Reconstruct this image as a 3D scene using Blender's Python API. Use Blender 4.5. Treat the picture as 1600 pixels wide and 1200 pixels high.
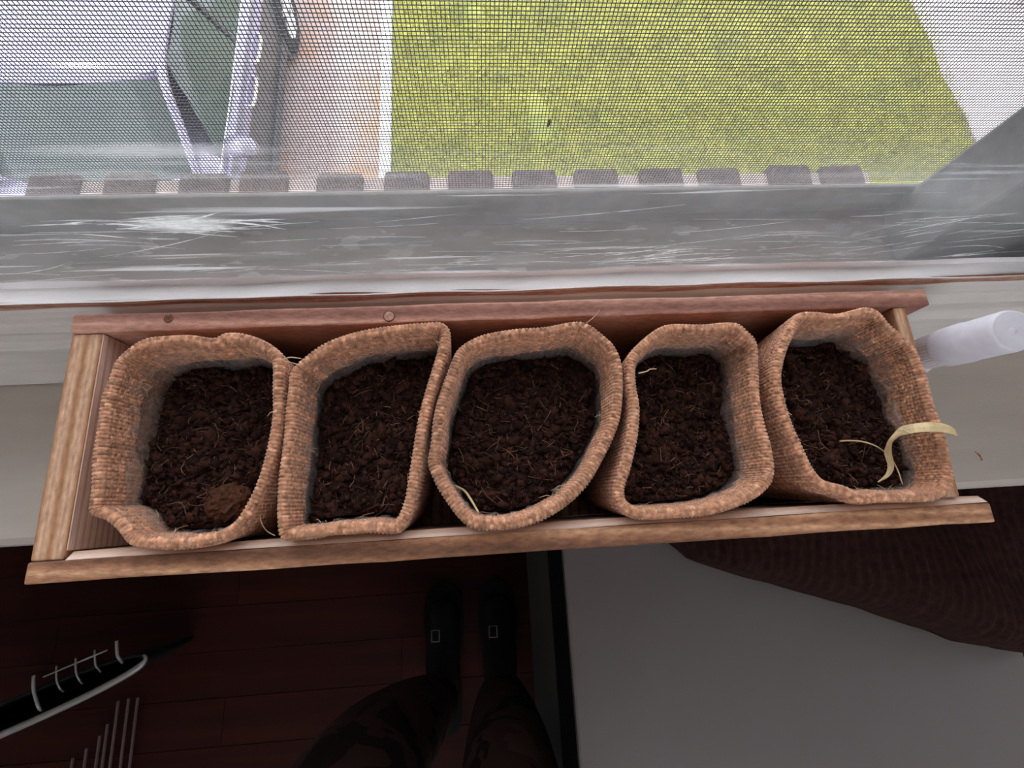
import bpy, bmesh, math, random
import numpy as np
from mathutils import Vector, Matrix, noise

for o in list(bpy.data.objects):
    bpy.data.objects.remove(o, do_unlink=True)
S = bpy.context.scene
C = S.collection
random.seed(7)
rng = np.random.default_rng(7)

# ------------------------------------------------------------------ camera, sky, sun, exposure
cam = bpy.data.cameras.new('camera')
cam.sensor_width = 36.0
cam.sensor_fit = 'HORIZONTAL'
cam.lens = 36.0 * 749.0 / 1600.0
cam.clip_start = 0.01
cam_o = bpy.data.objects.new('camera', cam)
C.objects.link(cam_o)
AX = Vector((0.99683083, -0.05763515, 0.05483146))
AY = Vector((0.04161019, 0.9652203, 0.25810532))
AZ = Vector((-0.06780038, -0.2550058, 0.96455956))
m4 = Matrix((AX, AY, AZ)).transposed().to_4x4()
m4.translation = Vector((0.1859768, 0.01769054, 0.33696969))
cam_o.matrix_world = m4
S.camera = cam_o

world = bpy.data.worlds.new('sky')
S.world = world
world.use_nodes = True
wn = world.node_tree.nodes
wl = world.node_tree.links
wn.clear()
w_out = wn.new('ShaderNodeOutputWorld')
w_bg = wn.new('ShaderNodeBackground')
w_no = wn.new('ShaderNodeTexNoise')
w_no.inputs['Scale'].default_value = 2.2
w_no.inputs['Detail'].default_value = 4.0
w_rp = wn.new('ShaderNodeValToRGB')
w_rp.color_ramp.elements[0].position = 0.35
w_rp.color_ramp.elements[0].color = (0.74, 0.80, 1.0, 1)
w_rp.color_ramp.elements[1].position = 0.62
w_rp.color_ramp.elements[1].color = (1.0, 0.99, 0.97, 1)
w_tc = wn.new('ShaderNodeTexCoord')
wl.new(w_tc.outputs['Generated'], w_no.inputs['Vector'])
wl.new(w_no.outputs['Fac'], w_rp.inputs['Fac'])
wl.new(w_rp.outputs['Color'], w_bg.inputs['Color'])
wl.new(w_bg.outputs['Background'], w_out.inputs['Surface'])
w_bg.inputs['Strength'].default_value = 1.0

sun = bpy.data.lights.new('sun', 'SUN')
sun.energy = 1.0
sun.angle = math.radians(6)
sun.color = (1.0, 0.95, 0.87)
sun_o = bpy.data.objects.new('sun', sun)
C.objects.link(sun_o)
sun_o.rotation_euler = Vector((0.42, 0.04, -0.9)).to_track_quat('-Z', 'Y').to_euler()

S.view_settings.view_transform = 'Standard'
S.view_settings.look = 'None'
S.view_settings.gamma = 1.0
S.view_settings.use_curve_mapping = False
S.view_settings.exposure = 2.45

# ------------------------------------------------------------------ materials
def mat(name):
    m = bpy.data.materials.new(name)
    m.use_nodes = True
    nt = m.node_tree
    nt.nodes.clear()
    out = nt.nodes.new('ShaderNodeOutputMaterial')
    return m, nt, out

def N(nt, t, **kw):
    n = nt.nodes.new(t)
    for k, v in kw.items():
        if k in n.inputs:
            n.inputs[k].default_value = v
        else:
            setattr(n, k, v)
    return n

def coords(nt, scale=(1, 1, 1), rot=(0, 0, 0), loc=(0, 0, 0), which='Object'):
    tc = nt.nodes.new('ShaderNodeTexCoord')
    mp = nt.nodes.new('ShaderNodeMapping')
    mp.inputs['Scale'].default_value = scale
    mp.inputs['Rotation'].default_value = rot
    mp.inputs['Location'].default_value = loc
    nt.links.new(tc.outputs[which], mp.inputs['Vector'])
    return mp.outputs['Vector']

def ramp(nt, stops):
    r = nt.nodes.new('ShaderNodeValToRGB')
    cr = r.color_ramp
    while len(cr.elements) < len(stops):
        cr.elements.new(0.5)
    for e, (p, c) in zip(cr.elements, stops):
        e.position = p
        e.color = (*c, 1)
    return r

def principled(nt, out, **kw):
    p = nt.nodes.new('ShaderNodeBsdfPrincipled')
    for k, v in kw.items():
        p.inputs[k].default_value = v
    nt.links.new(p.outputs['BSDF'], out.inputs['Surface'])
    return p

def bump(nt, p, src, strength, dist):
    b = N(nt, 'ShaderNodeBump', Strength=strength, Distance=dist)
    nt.links.new(src, b.inputs['Height'])
    nt.links.new(b.outputs['Normal'], p.inputs['Normal'])

def plain(name, c, rough=0.6, metal=0.0, var=0.12, scale=40.0, bmp=0.0, dist=0.001, island=False):
    """one colour with a little procedural mottling"""
    m, nt, out = mat(name)
    p = principled(nt, out, Roughness=rough, Metallic=metal)
    if rough >= 0.75:
        p.inputs['Specular IOR Level'].default_value = 0.1
    n = N(nt, 'ShaderNodeTexNoise', Scale=scale, Detail=4.0)
    nt.links.new(coords(nt), n.inputs['Vector'])
    lo = tuple(max(0, x * (1 - var)) for x in c)
    hi = tuple(min(1, x * (1 + var)) for x in c)
    r = ramp(nt, [(0.3, lo), (0.7, hi)])
    if island:
        g = nt.nodes.new('ShaderNodeNewGeometry')
        nt.links.new(g.outputs['Random Per Island'], r.inputs['Fac'])
        r.color_ramp.elements[0].position = 0.0
        r.color_ramp.elements[1].position = 1.0
    else:
        nt.links.new(n.outputs['Fac'], r.inputs['Fac'])
    nt.links.new(r.outputs['Color'], p.inputs['Base Color'])
    if bmp:
        bump(nt, p, n.outputs['Fac'], bmp, dist)
    return m

def wood(name, dark, mid, light, bands=60.0, stretch=(0.12, 1, 1), rot=(0, 0, 0), distort=3.0, fuzz=0.5, rough=0.75, loc=(0, 0, 0), bdir='Y', fibre=(0.35, 1, 1)):
    """sawn softwood: wide growth bands, fine fibre and a rough sawn nap"""
    m, nt, out = mat(name)
    p = principled(nt, out, Roughness=rough)
    v = coords(nt, stretch, rot, loc)
    w = N(nt, 'ShaderNodeTexWave', Scale=bands, Distortion=distort, Detail=3.0)
    w.inputs['Detail Scale'].default_value = 0.7
    w.bands_direction = bdir
    nt.links.new(v, w.inputs['Vector'])
    r = ramp(nt, [(0.0, dark), (0.45, mid), (0.85, light), (1.0, mid)])
    nt.links.new(w.outputs['Fac'], r.inputs['Fac'])
    n = N(nt, 'ShaderNodeTexNoise', Scale=620.0, Detail=5.0)
    nt.links.new(coords(nt, fibre), n.inputs['Vector'])
    r2 = ramp(nt, [(0.3, (1 - fuzz, 1 - fuzz * 1.1, 1 - fuzz * 1.15)), (0.68, (1, 1, 1))])
    nt.links.new(n.outputs['Fac'], r2.inputs['Fac'])
    mx = N(nt, 'ShaderNodeMixRGB', blend_type='MULTIPLY', Fac=0.8)
    nt.links.new(r.outputs['Color'], mx.inputs['Color1'])
    nt.links.new(r2.outputs['Color'], mx.inputs['Color2'])
    nt.links.new(mx.outputs['Color'], p.inputs['Base Color'])
    bump(nt, p, n.outputs['Fac'], 0.6, 0.0006)
    return m

M = {}
M['wood_front'] = wood('sawn_cedar_front', (0.19, 0.082, 0.040), (0.42, 0.195, 0.10), (0.68, 0.39, 0.22), 20, (0.06, 1, 1), (0, 0, 0.60), 3.0, 0.6)
M['wood_back'] = wood('sawn_cedar_back', (0.28, 0.120, 0.085), (0.46, 0.215, 0.155), (0.62, 0.34, 0.25), 24, (0.06, 1, 1), (0, 0, 0.35), 3.5, 0.45)
M['wood_side'] = wood('sawn_pine_side', (0.40, 0.19, 0.085), (0.58, 0.34, 0.20), (0.66, 0.43, 0.29), 48, (1, 0.06, 0.6), (0, 0, 0), 1.2, 0.45, bdir='X', fibre=(1, 0.35, 1))
M['wood_pale'] = wood('lit_pale_pine', (0.62, 0.42, 0.31), (0.74, 0.54, 0.43), (0.80, 0.62, 0.52), 60, (0.05, 1, 1), fuzz=0.15)  # paler than the front board: window light put into the colour
M['wood_pale_side'] = wood('lit_planed_pine_side', (0.56, 0.36, 0.27), (0.70, 0.48, 0.38), (0.78, 0.58, 0.48), 90, (1, 0.05, 1), fuzz=0.12, bdir='Z', distort=1.0, fibre=(1, 0.3, 1))  # pale planed side face, with window light also put into its colour
M['knot'] = plain('knot_wood', (0.15, 0.07, 0.05), 0.8, 0, 0.5, 600)
M['knot_pale'] = plain('knot_wood_pale', (0.44, 0.27, 0.2), 0.8, 0, 0.3, 500)

def burlap():
    m, nt, out = mat('burlap')
    p = principled(nt, out, Roughness=0.95)
    p.inputs['Sheen Weight'].default_value = 0.25
    n = N(nt, 'ShaderNodeTexNoise', Scale=420.0, Detail=4.0)
    nt.links.new(coords(nt), n.inputs['Vector'])
    r = ramp(nt, [(0.25, (0.34, 0.145, 0.075)), (0.5, (0.58, 0.275, 0.150)), (0.75, (0.78, 0.44, 0.28))])
    nt.links.new(n.outputs['Fac'], r.inputs['Fac'])
    at = nt.nodes.new('ShaderNodeAttribute'); at.attribute_name = 'yarn_tone'
    mx = N(nt, 'ShaderNodeMixRGB', blend_type='MULTIPLY', Fac=1.0)
    nt.links.new(r.outputs['Color'], mx.inputs['Color1']); nt.links.new(at.outputs['Fac'], mx.inputs['Color2'])
    nt.links.new(mx.outputs['Color'], p.inputs['Base Color'])
    n2 = N(nt, 'ShaderNodeTexNoise', Scale=3000.0, Detail=3.0)
    nt.links.new(coords(nt), n2.inputs['Vector'])
    bump(nt, p, n2.outputs['Fac'], 0.5, 0.0004)
    return m
M['burlap'] = burlap()
M['fibre'] = plain('jute_fibre', (0.62, 0.45, 0.30), 0.7, 0, 0.15, 200)
M['coir_fibre'] = plain('coir_fibre', (0.15, 0.07, 0.04), 0.7, 0, 0.7, 200, island=True)
M['straw'] = plain('dry_straw', (0.66, 0.50, 0.27), 0.5, 0, 0.25, 160)

def soil_mat(name, lo, hi, island):
    m, nt, out = mat(name)
    p = principled(nt, out, Roughness=0.95)
    p.inputs['Specular IOR Level'].default_value = 0.2
    n = N(nt, 'ShaderNodeTexNoise', Scale=500.0, Detail=6.0)
    nt.links.new(coords(nt), n.inputs['Vector'])
    r = ramp(nt, [(0.3, lo), (0.75, hi)])
    if island:
        g = nt.nodes.new('ShaderNodeNewGeometry')
        r.color_ramp.elements[0].position = 0.0
        r.color_ramp.elements[1].position = 1.0
        nt.links.new(g.outputs['Random Per Island'], r.inputs['Fac'])
    else:
        nt.links.new(n.outputs['Fac'], r.inputs['Fac'])
    nt.links.new(r.outputs['Color'], p.inputs['Base Color'])
    bump(nt, p, n.outputs['Fac'], 0.8, 0.002)
    return m
M['soil'] = soil_mat('coir_soil', (0.011, 0.0042, 0.0032), (0.034, 0.012, 0.0078), False)
M['crumb'] = soil_mat('coir_crumbs', (0.014, 0.005, 0.0036), (0.062, 0.021, 0.0130), True)
M['clod'] = soil_mat('coir_clod', (0.045, 0.017, 0.009), (0.11, 0.042, 0.021), False)

def film(name, col, opac, gloss, vary=0.5):
    m, nt, out = mat(name)
    t = nt.nodes.new('ShaderNodeBsdfTransparent')
    d = N(nt, 'ShaderNodeBsdfDiffuse', Color=(*col, 1))
    tr = N(nt, 'ShaderNodeBsdfTranslucent', Color=(*col, 1))
    g = N(nt, 'ShaderNodeBsdfGlossy', Roughness=0.18)
    a1 = N(nt, 'ShaderNodeMixShader', Fac=0.5)
    nt.links.new(d.outputs[0], a1.inputs[1]); nt.links.new(tr.outputs[0], a1.inputs[2])
    n = N(nt, 'ShaderNodeTexNoise', Scale=160.0, Detail=3.0)
    nt.links.new(coords(nt), n.inputs['Vector'])
    mr = N(nt, 'ShaderNodeMapRange')
    mr.inputs['From Min'].default_value = 0.3; mr.inputs['From Max'].default_value = 0.7
    mr.inputs['To Min'].default_value = opac * (1 - vary); mr.inputs['To Max'].default_value = opac * (1 + vary * 0.8)
    nt.links.new(n.outputs['Fac'], mr.inputs['Value'])
    a2 = nt.nodes.new('ShaderNodeMixShader')
    nt.links.new(mr.outputs[0], a2.inputs[0]); nt.links.new(t.outputs[0], a2.inputs[1]); nt.links.new(a1.outputs[0], a2.inputs[2])
    a3 = N(nt, 'ShaderNodeMixShader', Fac=gloss)
    nt.links.new(a2.outputs[0], a3.inputs[1]); nt.links.new(g.outputs[0], a3.inputs[2])
    nt.links.new(a3.outputs[0], out.inputs['Surface'])
    return m
M['liner'] = film('clear_plastic_liner', (0.75, 0.78, 0.8), 0.20, 0.06)
M['glass_up'] = film('clear_window_glass', (0.8, 0.8, 0.8), 0.02, 0.03)
M['paint_film'] = film('dried_paint_streak', (0.86, 0.87, 0.85), 0.55, 0.02)
M['cap_plastic'] = film('frosted_plastic', (0.95, 0.94, 0.98), 0.62, 0.06, 0.06)
M['white_plastic'] = plain('white_plastic', (0.90, 0.88, 0.91), 0.35, 0, 0.03, 50)

def paint(name, c, chips=(0.33, 0.2, 0.14), amount=0.0, streak=0.1, rough=0.55, bmp=0.25):
    """old household paint: brush streaks, grime, optional bare chips"""
    m, nt, out = mat(name)
    p = principled(nt, out, Roughness=rough)
    n = N(nt, 'ShaderNodeTexNoise', Scale=70.0, Detail=6.0)
    nt.links.new(coords(nt, (0.22, 1, 1)), n.inputs['Vector'])
    r = ramp(nt, [(0.3, tuple(x * (1 - streak) for x in c)), (0.7, tuple(min(1, x * (1 + streak)) for x in c))])
    nt.links.new(n.outputs['Fac'], r.inputs['Fac'])
    n2 = N(nt, 'ShaderNodeTexNoise', Scale=110.0, Detail=5.0)
    nt.links.new(coords(nt, (0.3, 1, 1), loc=(3, 1, 2)), n2.inputs['Vector'])
    r2 = ramp(nt, [(0.62 - amount, (0, 0, 0)), (0.66 - amount, (1, 1, 1))])
    nt.links.new(n2.outputs['Fac'], r2.inputs['Fac'])
    mx = N(nt, 'ShaderNodeMixRGB')
    if amount > 0:
        nt.links.new(r2.outputs['Color'], mx.inputs['Fac'])
    else:
        mx.inputs['Fac'].default_value = 0
    nt.links.new(r.outputs['Color'], mx.inputs['Color1'])
    mx.inputs['Color2'].default_value = (*chips, 1)
    nt.links.new(mx.outputs['Color'], p.inputs['Base Color'])
    n3 = N(nt, 'ShaderNodeTexNoise', Scale=900.0, Detail=4.0)
    nt.links.new(coords(nt, (0.4, 1, 1)), n3.inputs['Vector'])
    bump(nt, p, n3.outputs['Fac'], bmp, 0.0006)
    return m
M['sill_paint'] = paint('sill_paint', (0.50, 0.445, 0.385), amount=0.0, streak=0.05)
M['sash_paint'] = paint('sash_paint', (0.70, 0.665, 0.61), amount=0.0, streak=0.08)
M['putty'] = paint('glazing_putty', (0.80, 0.78, 0.78), (0.45, 0.25, 0.18), 0.0, 0.14)
M['bare_wood'] = wood('bare_sash_wood', (0.25, 0.10, 0.06), (0.42, 0.2, 0.13), (0.6, 0.38, 0.28), 60, (0.05, 1, 1), fuzz=0.4)
M['out_sill'] = paint('weathered_outside_sill', (0.17, 0.122, 0.092), (0.30, 0.26, 0.23), 0.04, 0.3)
M['jamb'] = paint('weathered_jamb', (0.17, 0.17, 0.165), (0.30, 0.30, 0.30), 0.0, 0.25)
M['screen_frame'] = plain('screen_frame_metal', (0.20, 0.19, 0.175), 0.5, 0.2, 0.15, 90)
M['wire'] = plain('screen_wire', (0.075, 0.078, 0.085), 0.5, 0.3, 0.2, 300)
M['wall'] = plain('wall_paint', (0.55, 0.52, 0.49), 0.8, 0, 0.05, 12, 0.2, 0.001)
M['house_brick'] = plain('house_wall', (0.30, 0.19, 0.16), 0.9, 0, 0.2, 12)
M['brick'] = plain('sill_brick', (0.085, 0.055, 0.050), 0.9, 0, 0.3, 60, 0.4, 0.002)
M['mortar'] = plain('mortar', (0.40, 0.32, 0.29), 0.95, 0, 0.15, 80, 0.3, 0.002)

def glass_mat():
    """old window pane: clear, faintly glossy, with smears of grime and paint scratches on it"""
    m, nt, out = mat('dirty_window_glass')
    L = nt.links
    t = N(nt, 'ShaderNodeBsdfTransparent', Color=(0.95, 0.96, 0.95, 1))
    d = N(nt, 'ShaderNodeBsdfDiffuse', Color=(0.82, 0.83, 0.82, 1))
    tr = N(nt, 'ShaderNodeBsdfTranslucent', Color=(0.82, 0.83, 0.82, 1))
    a1 = N(nt, 'ShaderNodeMixShader', Fac=0.6)
    L.new(d.outputs[0], a1.inputs[1]); L.new(tr.outputs[0], a1.inputs[2])
    g = N(nt, 'ShaderNodeBsdfGlossy', Roughness=0.02)
    v = coords(nt)
    sep = nt.nodes.new('ShaderNodeSeparateXYZ')
    L.new(v, sep.inputs[0])

    def math_(op, a, b=None, c=None):
        n = nt.nodes.new('ShaderNodeMath'); n.operation = op
        for i, x in enumerate((a, b, c)):
            if x is None: continue
            if isinstance(x, (int, float)): n.inputs[i].default_value = x
            else: L.new(x, n.inputs[i])
        return n.outputs[0]

    def tex(scale, stretch, rot=(0, 0, 0), loc=(0, 0, 0), lo=0.5, hi=0.7, detail=5.0, dist=0.0):
        n = N(nt, 'ShaderNodeTexNoise', Scale=scale, Detail=detail, Distortion=dist)
        L.new(coords(nt, stretch, rot, loc), n.inputs['Vector'])
        mr = N(nt, 'ShaderNodeMapRange')
        mr.inputs['From Min'].default_value = lo; mr.inputs['From Max'].default_value = hi
        L.new(n.outputs['Fac'], mr.inputs['Value'])
        return mr.outputs[0]

    def blob(cx, cz, rx, rz, power=1.0):
        # a hand-wiped smear with ragged outline
        wob = tex(90, (0.25, 1, 1), loc=(cx * 9, 0, 0), lo=0.2, hi=0.8)
        dx = math_('DIVIDE', math_('SUBTRACT', sep.outputs['X'], cx), rx)
        dz = math_('DIVIDE', math_('SUBTRACT', sep.outputs['Z'], cz), rz)
        r2 = math_('ADD', math_('MULTIPLY', dx, dx), math_('MULTIPLY', dz, dz))
        r2 = math_('ADD', r2, math_('MULTIPLY', wob, 0.9))
        k = math_('SUBTRACT', 1.35, r2)
        k = math_('MAXIMUM', math_('MINIMUM', k, 1.0), 0.0)
        return math_('MULTIPLY', k, power)
    film_ = tex(60, (0.3, 1, 1), lo=0.25, hi=0.8)
    base = math_('MULTIPLY_ADD', film_, 0.025, 0.01)
    # grime collected in a band along the bottom edge of the pane
    low = N(nt, 'ShaderNodeMapRange', interpolation_type='SMOOTHSTEP')
    low.inputs['From Min'].default_value = 0.215; low.inputs['From Max'].default_value = 0.165
    L.new(sep.outputs['Z'], low.inputs['Value'])
    lowband = math_('MULTIPLY', low.outputs[0], math_('MULTIPLY_ADD', film_, 0.09, 0.09))
    s1 = math_('MULTIPLY', tex(190, (0.03, 1, 1), (0, 0.05, 0), (1, 0, 0), 0.60, 0.70), 0.30)
    s2 = math_('MULTIPLY', tex(150, (0.04, 1, 1), (0, -0.30, 0), (4, 0, 2), 0.63, 0.70), 0.40)
    s3 = math_('MULTIPLY', tex(240, (0.03, 1, 1), (0, 0.16, 0), (7, 0, 5), 0.66, 0.72), 0.35)
    streaks = math_('MULTIPLY', math_('ADD', math_('ADD', s1, s2), s3), math_('MULTIPLY_ADD', low.outputs[0], 0.9, 0.04))
    b = math_('ADD', blob(0.0665, 0.1576, 0.026, 0.0075, 0.42), blob(0.082, 0.1985, 0.050, 0.004, 0.30))
    tot = math_('ADD', math_('ADD', base, lowband), math_('ADD', streaks, b))
    edge = N(nt, 'ShaderNodeMapRange')
    edge.inputs['From Min'].default_value = 0.110; edge.inputs['From Max'].default_value = 0.1065
    L.new(math_('ADD', sep.outputs['Z'], math_('MULTIPLY', tex(60, (0.2, 1, 1), (0, -0.2, 0), (2, 0, 2), 0.3, 0.7), -0.004)), edge.inputs['Value'])
    tot = math_('MINIMUM', math_('ADD', tot, math_('MULTIPLY', edge.outputs[0], 0.6)), 0.92)
    a2 = nt.nodes.new('ShaderNodeMixShader')
    L.new(tot, a2.inputs[0]); L.new(t.outputs[0], a2.inputs[1]); L.new(a1.outputs[0], a2.inputs[2])
    a3 = N(nt, 'ShaderNodeMixShader', Fac=0.03)
    L.new(a2.outputs[0], a3.inputs[1]); L.new(g.outputs[0], a3.inputs[2])
    L.new(a3.outputs[0], out.inputs['Surface'])
    return m
M['glass'] = glass_mat()

def grass_ground():
    m, nt, out = mat('lawn_ground')
    p = principled(nt, out, Roughness=0.95)
    n = N(nt, 'ShaderNodeTexNoise', Scale=2.2, Detail=8.0)
    n.inputs['Roughness'].default_value = 0.7
    nt.links.new(coords(nt), n.inputs['Vector'])
    r = ramp(nt, [(0.3, (0.08, 0.10, 0.015)), (0.5, (0.17, 0.185, 0.025)), (0.66, (0.21, 0.21, 0.035)), (0.75, (0.15, 0.12, 0.07))])
    nt.links.new(n.outputs['Fac'], r.inputs['Fac'])
    nt.links.new(r.outputs['Color'], p.inputs['Base Color'])
    return m
M['lawn'] = grass_ground()
M['blade'] = plain('grass_blade', (0.30, 0.285, 0.036), 0.7, 0, 0.28, 3.0)
M['leaf'] = plain('shrub_leaf', (0.30, 0.30, 0.14), 0.7, 0, 0.5, 3.0, island=True)
M['stem'] = plain('shrub_stem', (0.25, 0.16, 0.1), 0.8)

def drive():
    m, nt, out = mat('driveway_concrete')
    p = principled(nt, out, Roughness=0.9)
    n = N(nt, 'ShaderNodeTexNoise', Scale=2.0, Detail=5.0)
    nt.links.new(coords(nt, (1, 0.5, 1)), n.inputs['Vector'])
    r = ramp(nt, [(0.33, (0.33, 0.17, 0.10)), (0.46, (0.33, 0.24, 0.22)), (0.68, (0.36, 0.29, 0.29))])
    nt.links.new(n.outputs['Fac'], r.inputs['Fac'])
    n2 = N(nt, 'ShaderNodeTexNoise', Scale=25.0, Detail=6.0)
    nt.links.new(coords(nt), n2.inputs['Vector'])
    r2 = ramp(nt, [(0.28, (0.45, 0.38, 0.36)), (0.42, (1, 1, 1))])
    nt.links.new(n2.outputs['Fac'], r2.inputs['Fac'])
    mx = N(nt, 'ShaderNodeMixRGB', blend_type='MULTIPLY', Fac=0.8)
    nt.links.new(r.outputs['Color'], mx.inputs['Color1']); nt.links.new(r2.outputs['Color'], mx.inputs['Color2'])
    nt.links.new(mx.outputs['Color'], p.inputs['Base Color'])
    return m
M['drive'] = drive()
M['pave'] = plain('pavement_concrete', (0.52, 0.47, 0.48), 0.9, 0, 0.12, 2.5)
M['kerb'] = plain('white_kerb', (0.72, 0.71, 0.70), 0.8, 0, 0.06, 8)
M['car_paint'] = plain('lavender_silver_paint', (0.30, 0.275, 0.43), 0.22, 0.55, 0.04, 2)
M['car_lower_shade'] = plain('shaded_lower_body', (0.07, 0.07, 0.072), 0.35, 0.2, 0.1, 4)  # shade on the car's lower sides, put into a darker colour
M['car_dark'] = plain('car_dark_trim', (0.05, 0.05, 0.055), 0.5, 0, 0.2, 20)
M['car_glass'] = plain('tinted_car_glass', (0.055, 0.075, 0.075), 0.06, 0, 0.1, 3)
M['chrome'] = plain('chrome', (0.9, 0.9, 0.9), 0.12, 1.0, 0.02, 3)
M['rim'] = plain('alloy_rim', (0.75, 0.75, 0.76), 0.3, 0.6, 0.05, 6)
M['tyre'] = plain('tyre_rubber', (0.03, 0.03, 0.032), 0.8, 0, 0.2, 30)

def floorwood():
    m, nt, out = mat('red_brown_floorboard')
    p = principled(nt, out, Roughness=0.65)
    p.inputs['Specular IOR Level'].default_value = 0.12
    n = N(nt, 'ShaderNodeTexNoise', Scale=30.0, Detail=6.0)
    nt.links.new(coords(nt, (0.06, 1, 1)), n.inputs['Vector'])
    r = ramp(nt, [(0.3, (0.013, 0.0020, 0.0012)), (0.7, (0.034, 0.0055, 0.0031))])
    nt.links.new(n.outputs['Fac'], r.inputs['Fac'])
    nt.links.new(r.outputs['Color'], p.inputs['Base Color'])
    return m
M['floor'] = floorwood()
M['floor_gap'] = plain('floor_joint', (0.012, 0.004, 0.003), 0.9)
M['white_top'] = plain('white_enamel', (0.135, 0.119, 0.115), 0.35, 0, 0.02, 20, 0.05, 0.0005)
M['grey_panel'] = plain('grey_side_panel', (0.07, 0.07, 0.065), 0.6, 0, 0.06, 20)
M['black_plastic'] = plain('black_plastic', (0.006, 0.006, 0.0065), 0.75, 0, 0.2, 40)
M['cloth'] = plain('brown_corduroy', (0.024, 0.0100, 0.0078), 0.95, 0, 0.4, 130, 0.3, 0.001)
M['grey_metal'] = plain('grey_metal', (0.26, 0.25, 0.25), 0.35, 0.4, 0.06, 30)
M['pale_rod'] = plain('pale_rod', (0.11, 0.07, 0.07), 0.5, 0.2, 0.1, 30)
def camo():
    m, nt, out = mat('dark_camouflage_cloth')
    p = principled(nt, out, Roughness=0.95)
    p.inputs['Specular IOR Level'].default_value = 0.1
    n = N(nt, 'ShaderNodeTexNoise', Scale=14.0, Detail=2.0, Distortion=0.8)
    nt.links.new(coords(nt), n.inputs['Vector'])
    r = ramp(nt, [(0.40, (0.010, 0.005, 0.005)), (0.44, (0.030, 0.014, 0.013)), (0.58, (0.030, 0.014, 0.013)), (0.62, (0.042, 0.022, 0.018))])
    r.color_ramp.interpolation = 'CONSTANT'
    nt.links.new(n.outputs['Fac'], r.inputs['Fac'])
    nt.links.new(r.outputs['Color'], p.inputs['Base Color'])
    return m
M['camo'] = camo()
M['shirt'] = plain('dark_shirt', (0.05, 0.045, 0.05), 0.9)
M['skin'] = plain('skin', (0.45, 0.24, 0.18), 0.6, 0, 0.08, 30)
M['shoe'] = plain('black_shoe_leather', (0.009, 0.007, 0.007), 0.75, 0, 0.2, 60)

# ------------------------------------------------------------------ helpers
def link(o, parent=None):
    C.objects.link(o)
    if parent is not None:
        o.parent = parent
    return o

def tag(o, label=None, cat=None, group=None, kind=None):
    if label: o['label'] = label
    if cat: o['category'] = cat
    if group: o['group'] = group
    if kind: o['kind'] = kind
    return o

def empty(name, loc=(0, 0, 0)):
    o = bpy.data.objects.new(name, None)
    o.empty_display_size = 0.05
    o.location = loc
    return link(o)

def mesh_obj(name, verts, faces, material, parent=None, smooth=False):
    """verts in world space; a parented mesh is moved into its parent's space (parents are unrotated)"""
    me = bpy.data.meshes.new(name)
    off = parent_offset(parent)
    me.from_pydata([tuple(Vector(v) - off) for v in verts], [], faces)
    me.materials.append(M[material])
    if smooth:
        me.polygons.foreach_set('use_smooth', [True] * len(me.polygons))
    me.update()
    return link(bpy.data.objects.new(name, me), parent)

def parent_offset(p):
    v = Vector((0, 0, 0))
    while p is not None:
        v += p.location
        p = p.parent
    return v

def np_obj(name, V, F, material, parent=None, smooth=False):
    """fast path: V (n,3) floats, F (m,k) ints"""
    me = bpy.data.meshes.new(name)
    V = np.asarray(V, dtype=np.float32) - np.array(parent_offset(parent), dtype=np.float32)
    F = np.asarray(F, dtype=np.int32)
    k = F.shape[1]
    me.vertices.add(len(V)); me.vertices.foreach_set('co', V.ravel())
    me.loops.add(F.size); me.loops.foreach_set('vertex_index', F.ravel())
    me.polygons.add(len(F)); me.polygons.foreach_set('loop_start', np.arange(0, F.size, k, dtype=np.int32))
    if smooth:
        me.polygons.foreach_set('use_smooth', np.ones(len(F), dtype=bool))
    me.materials.append(M[material])
    me.update(calc_edges=True)
    me.validate()
    return link(bpy.data.objects.new(name, me), parent)

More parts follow.
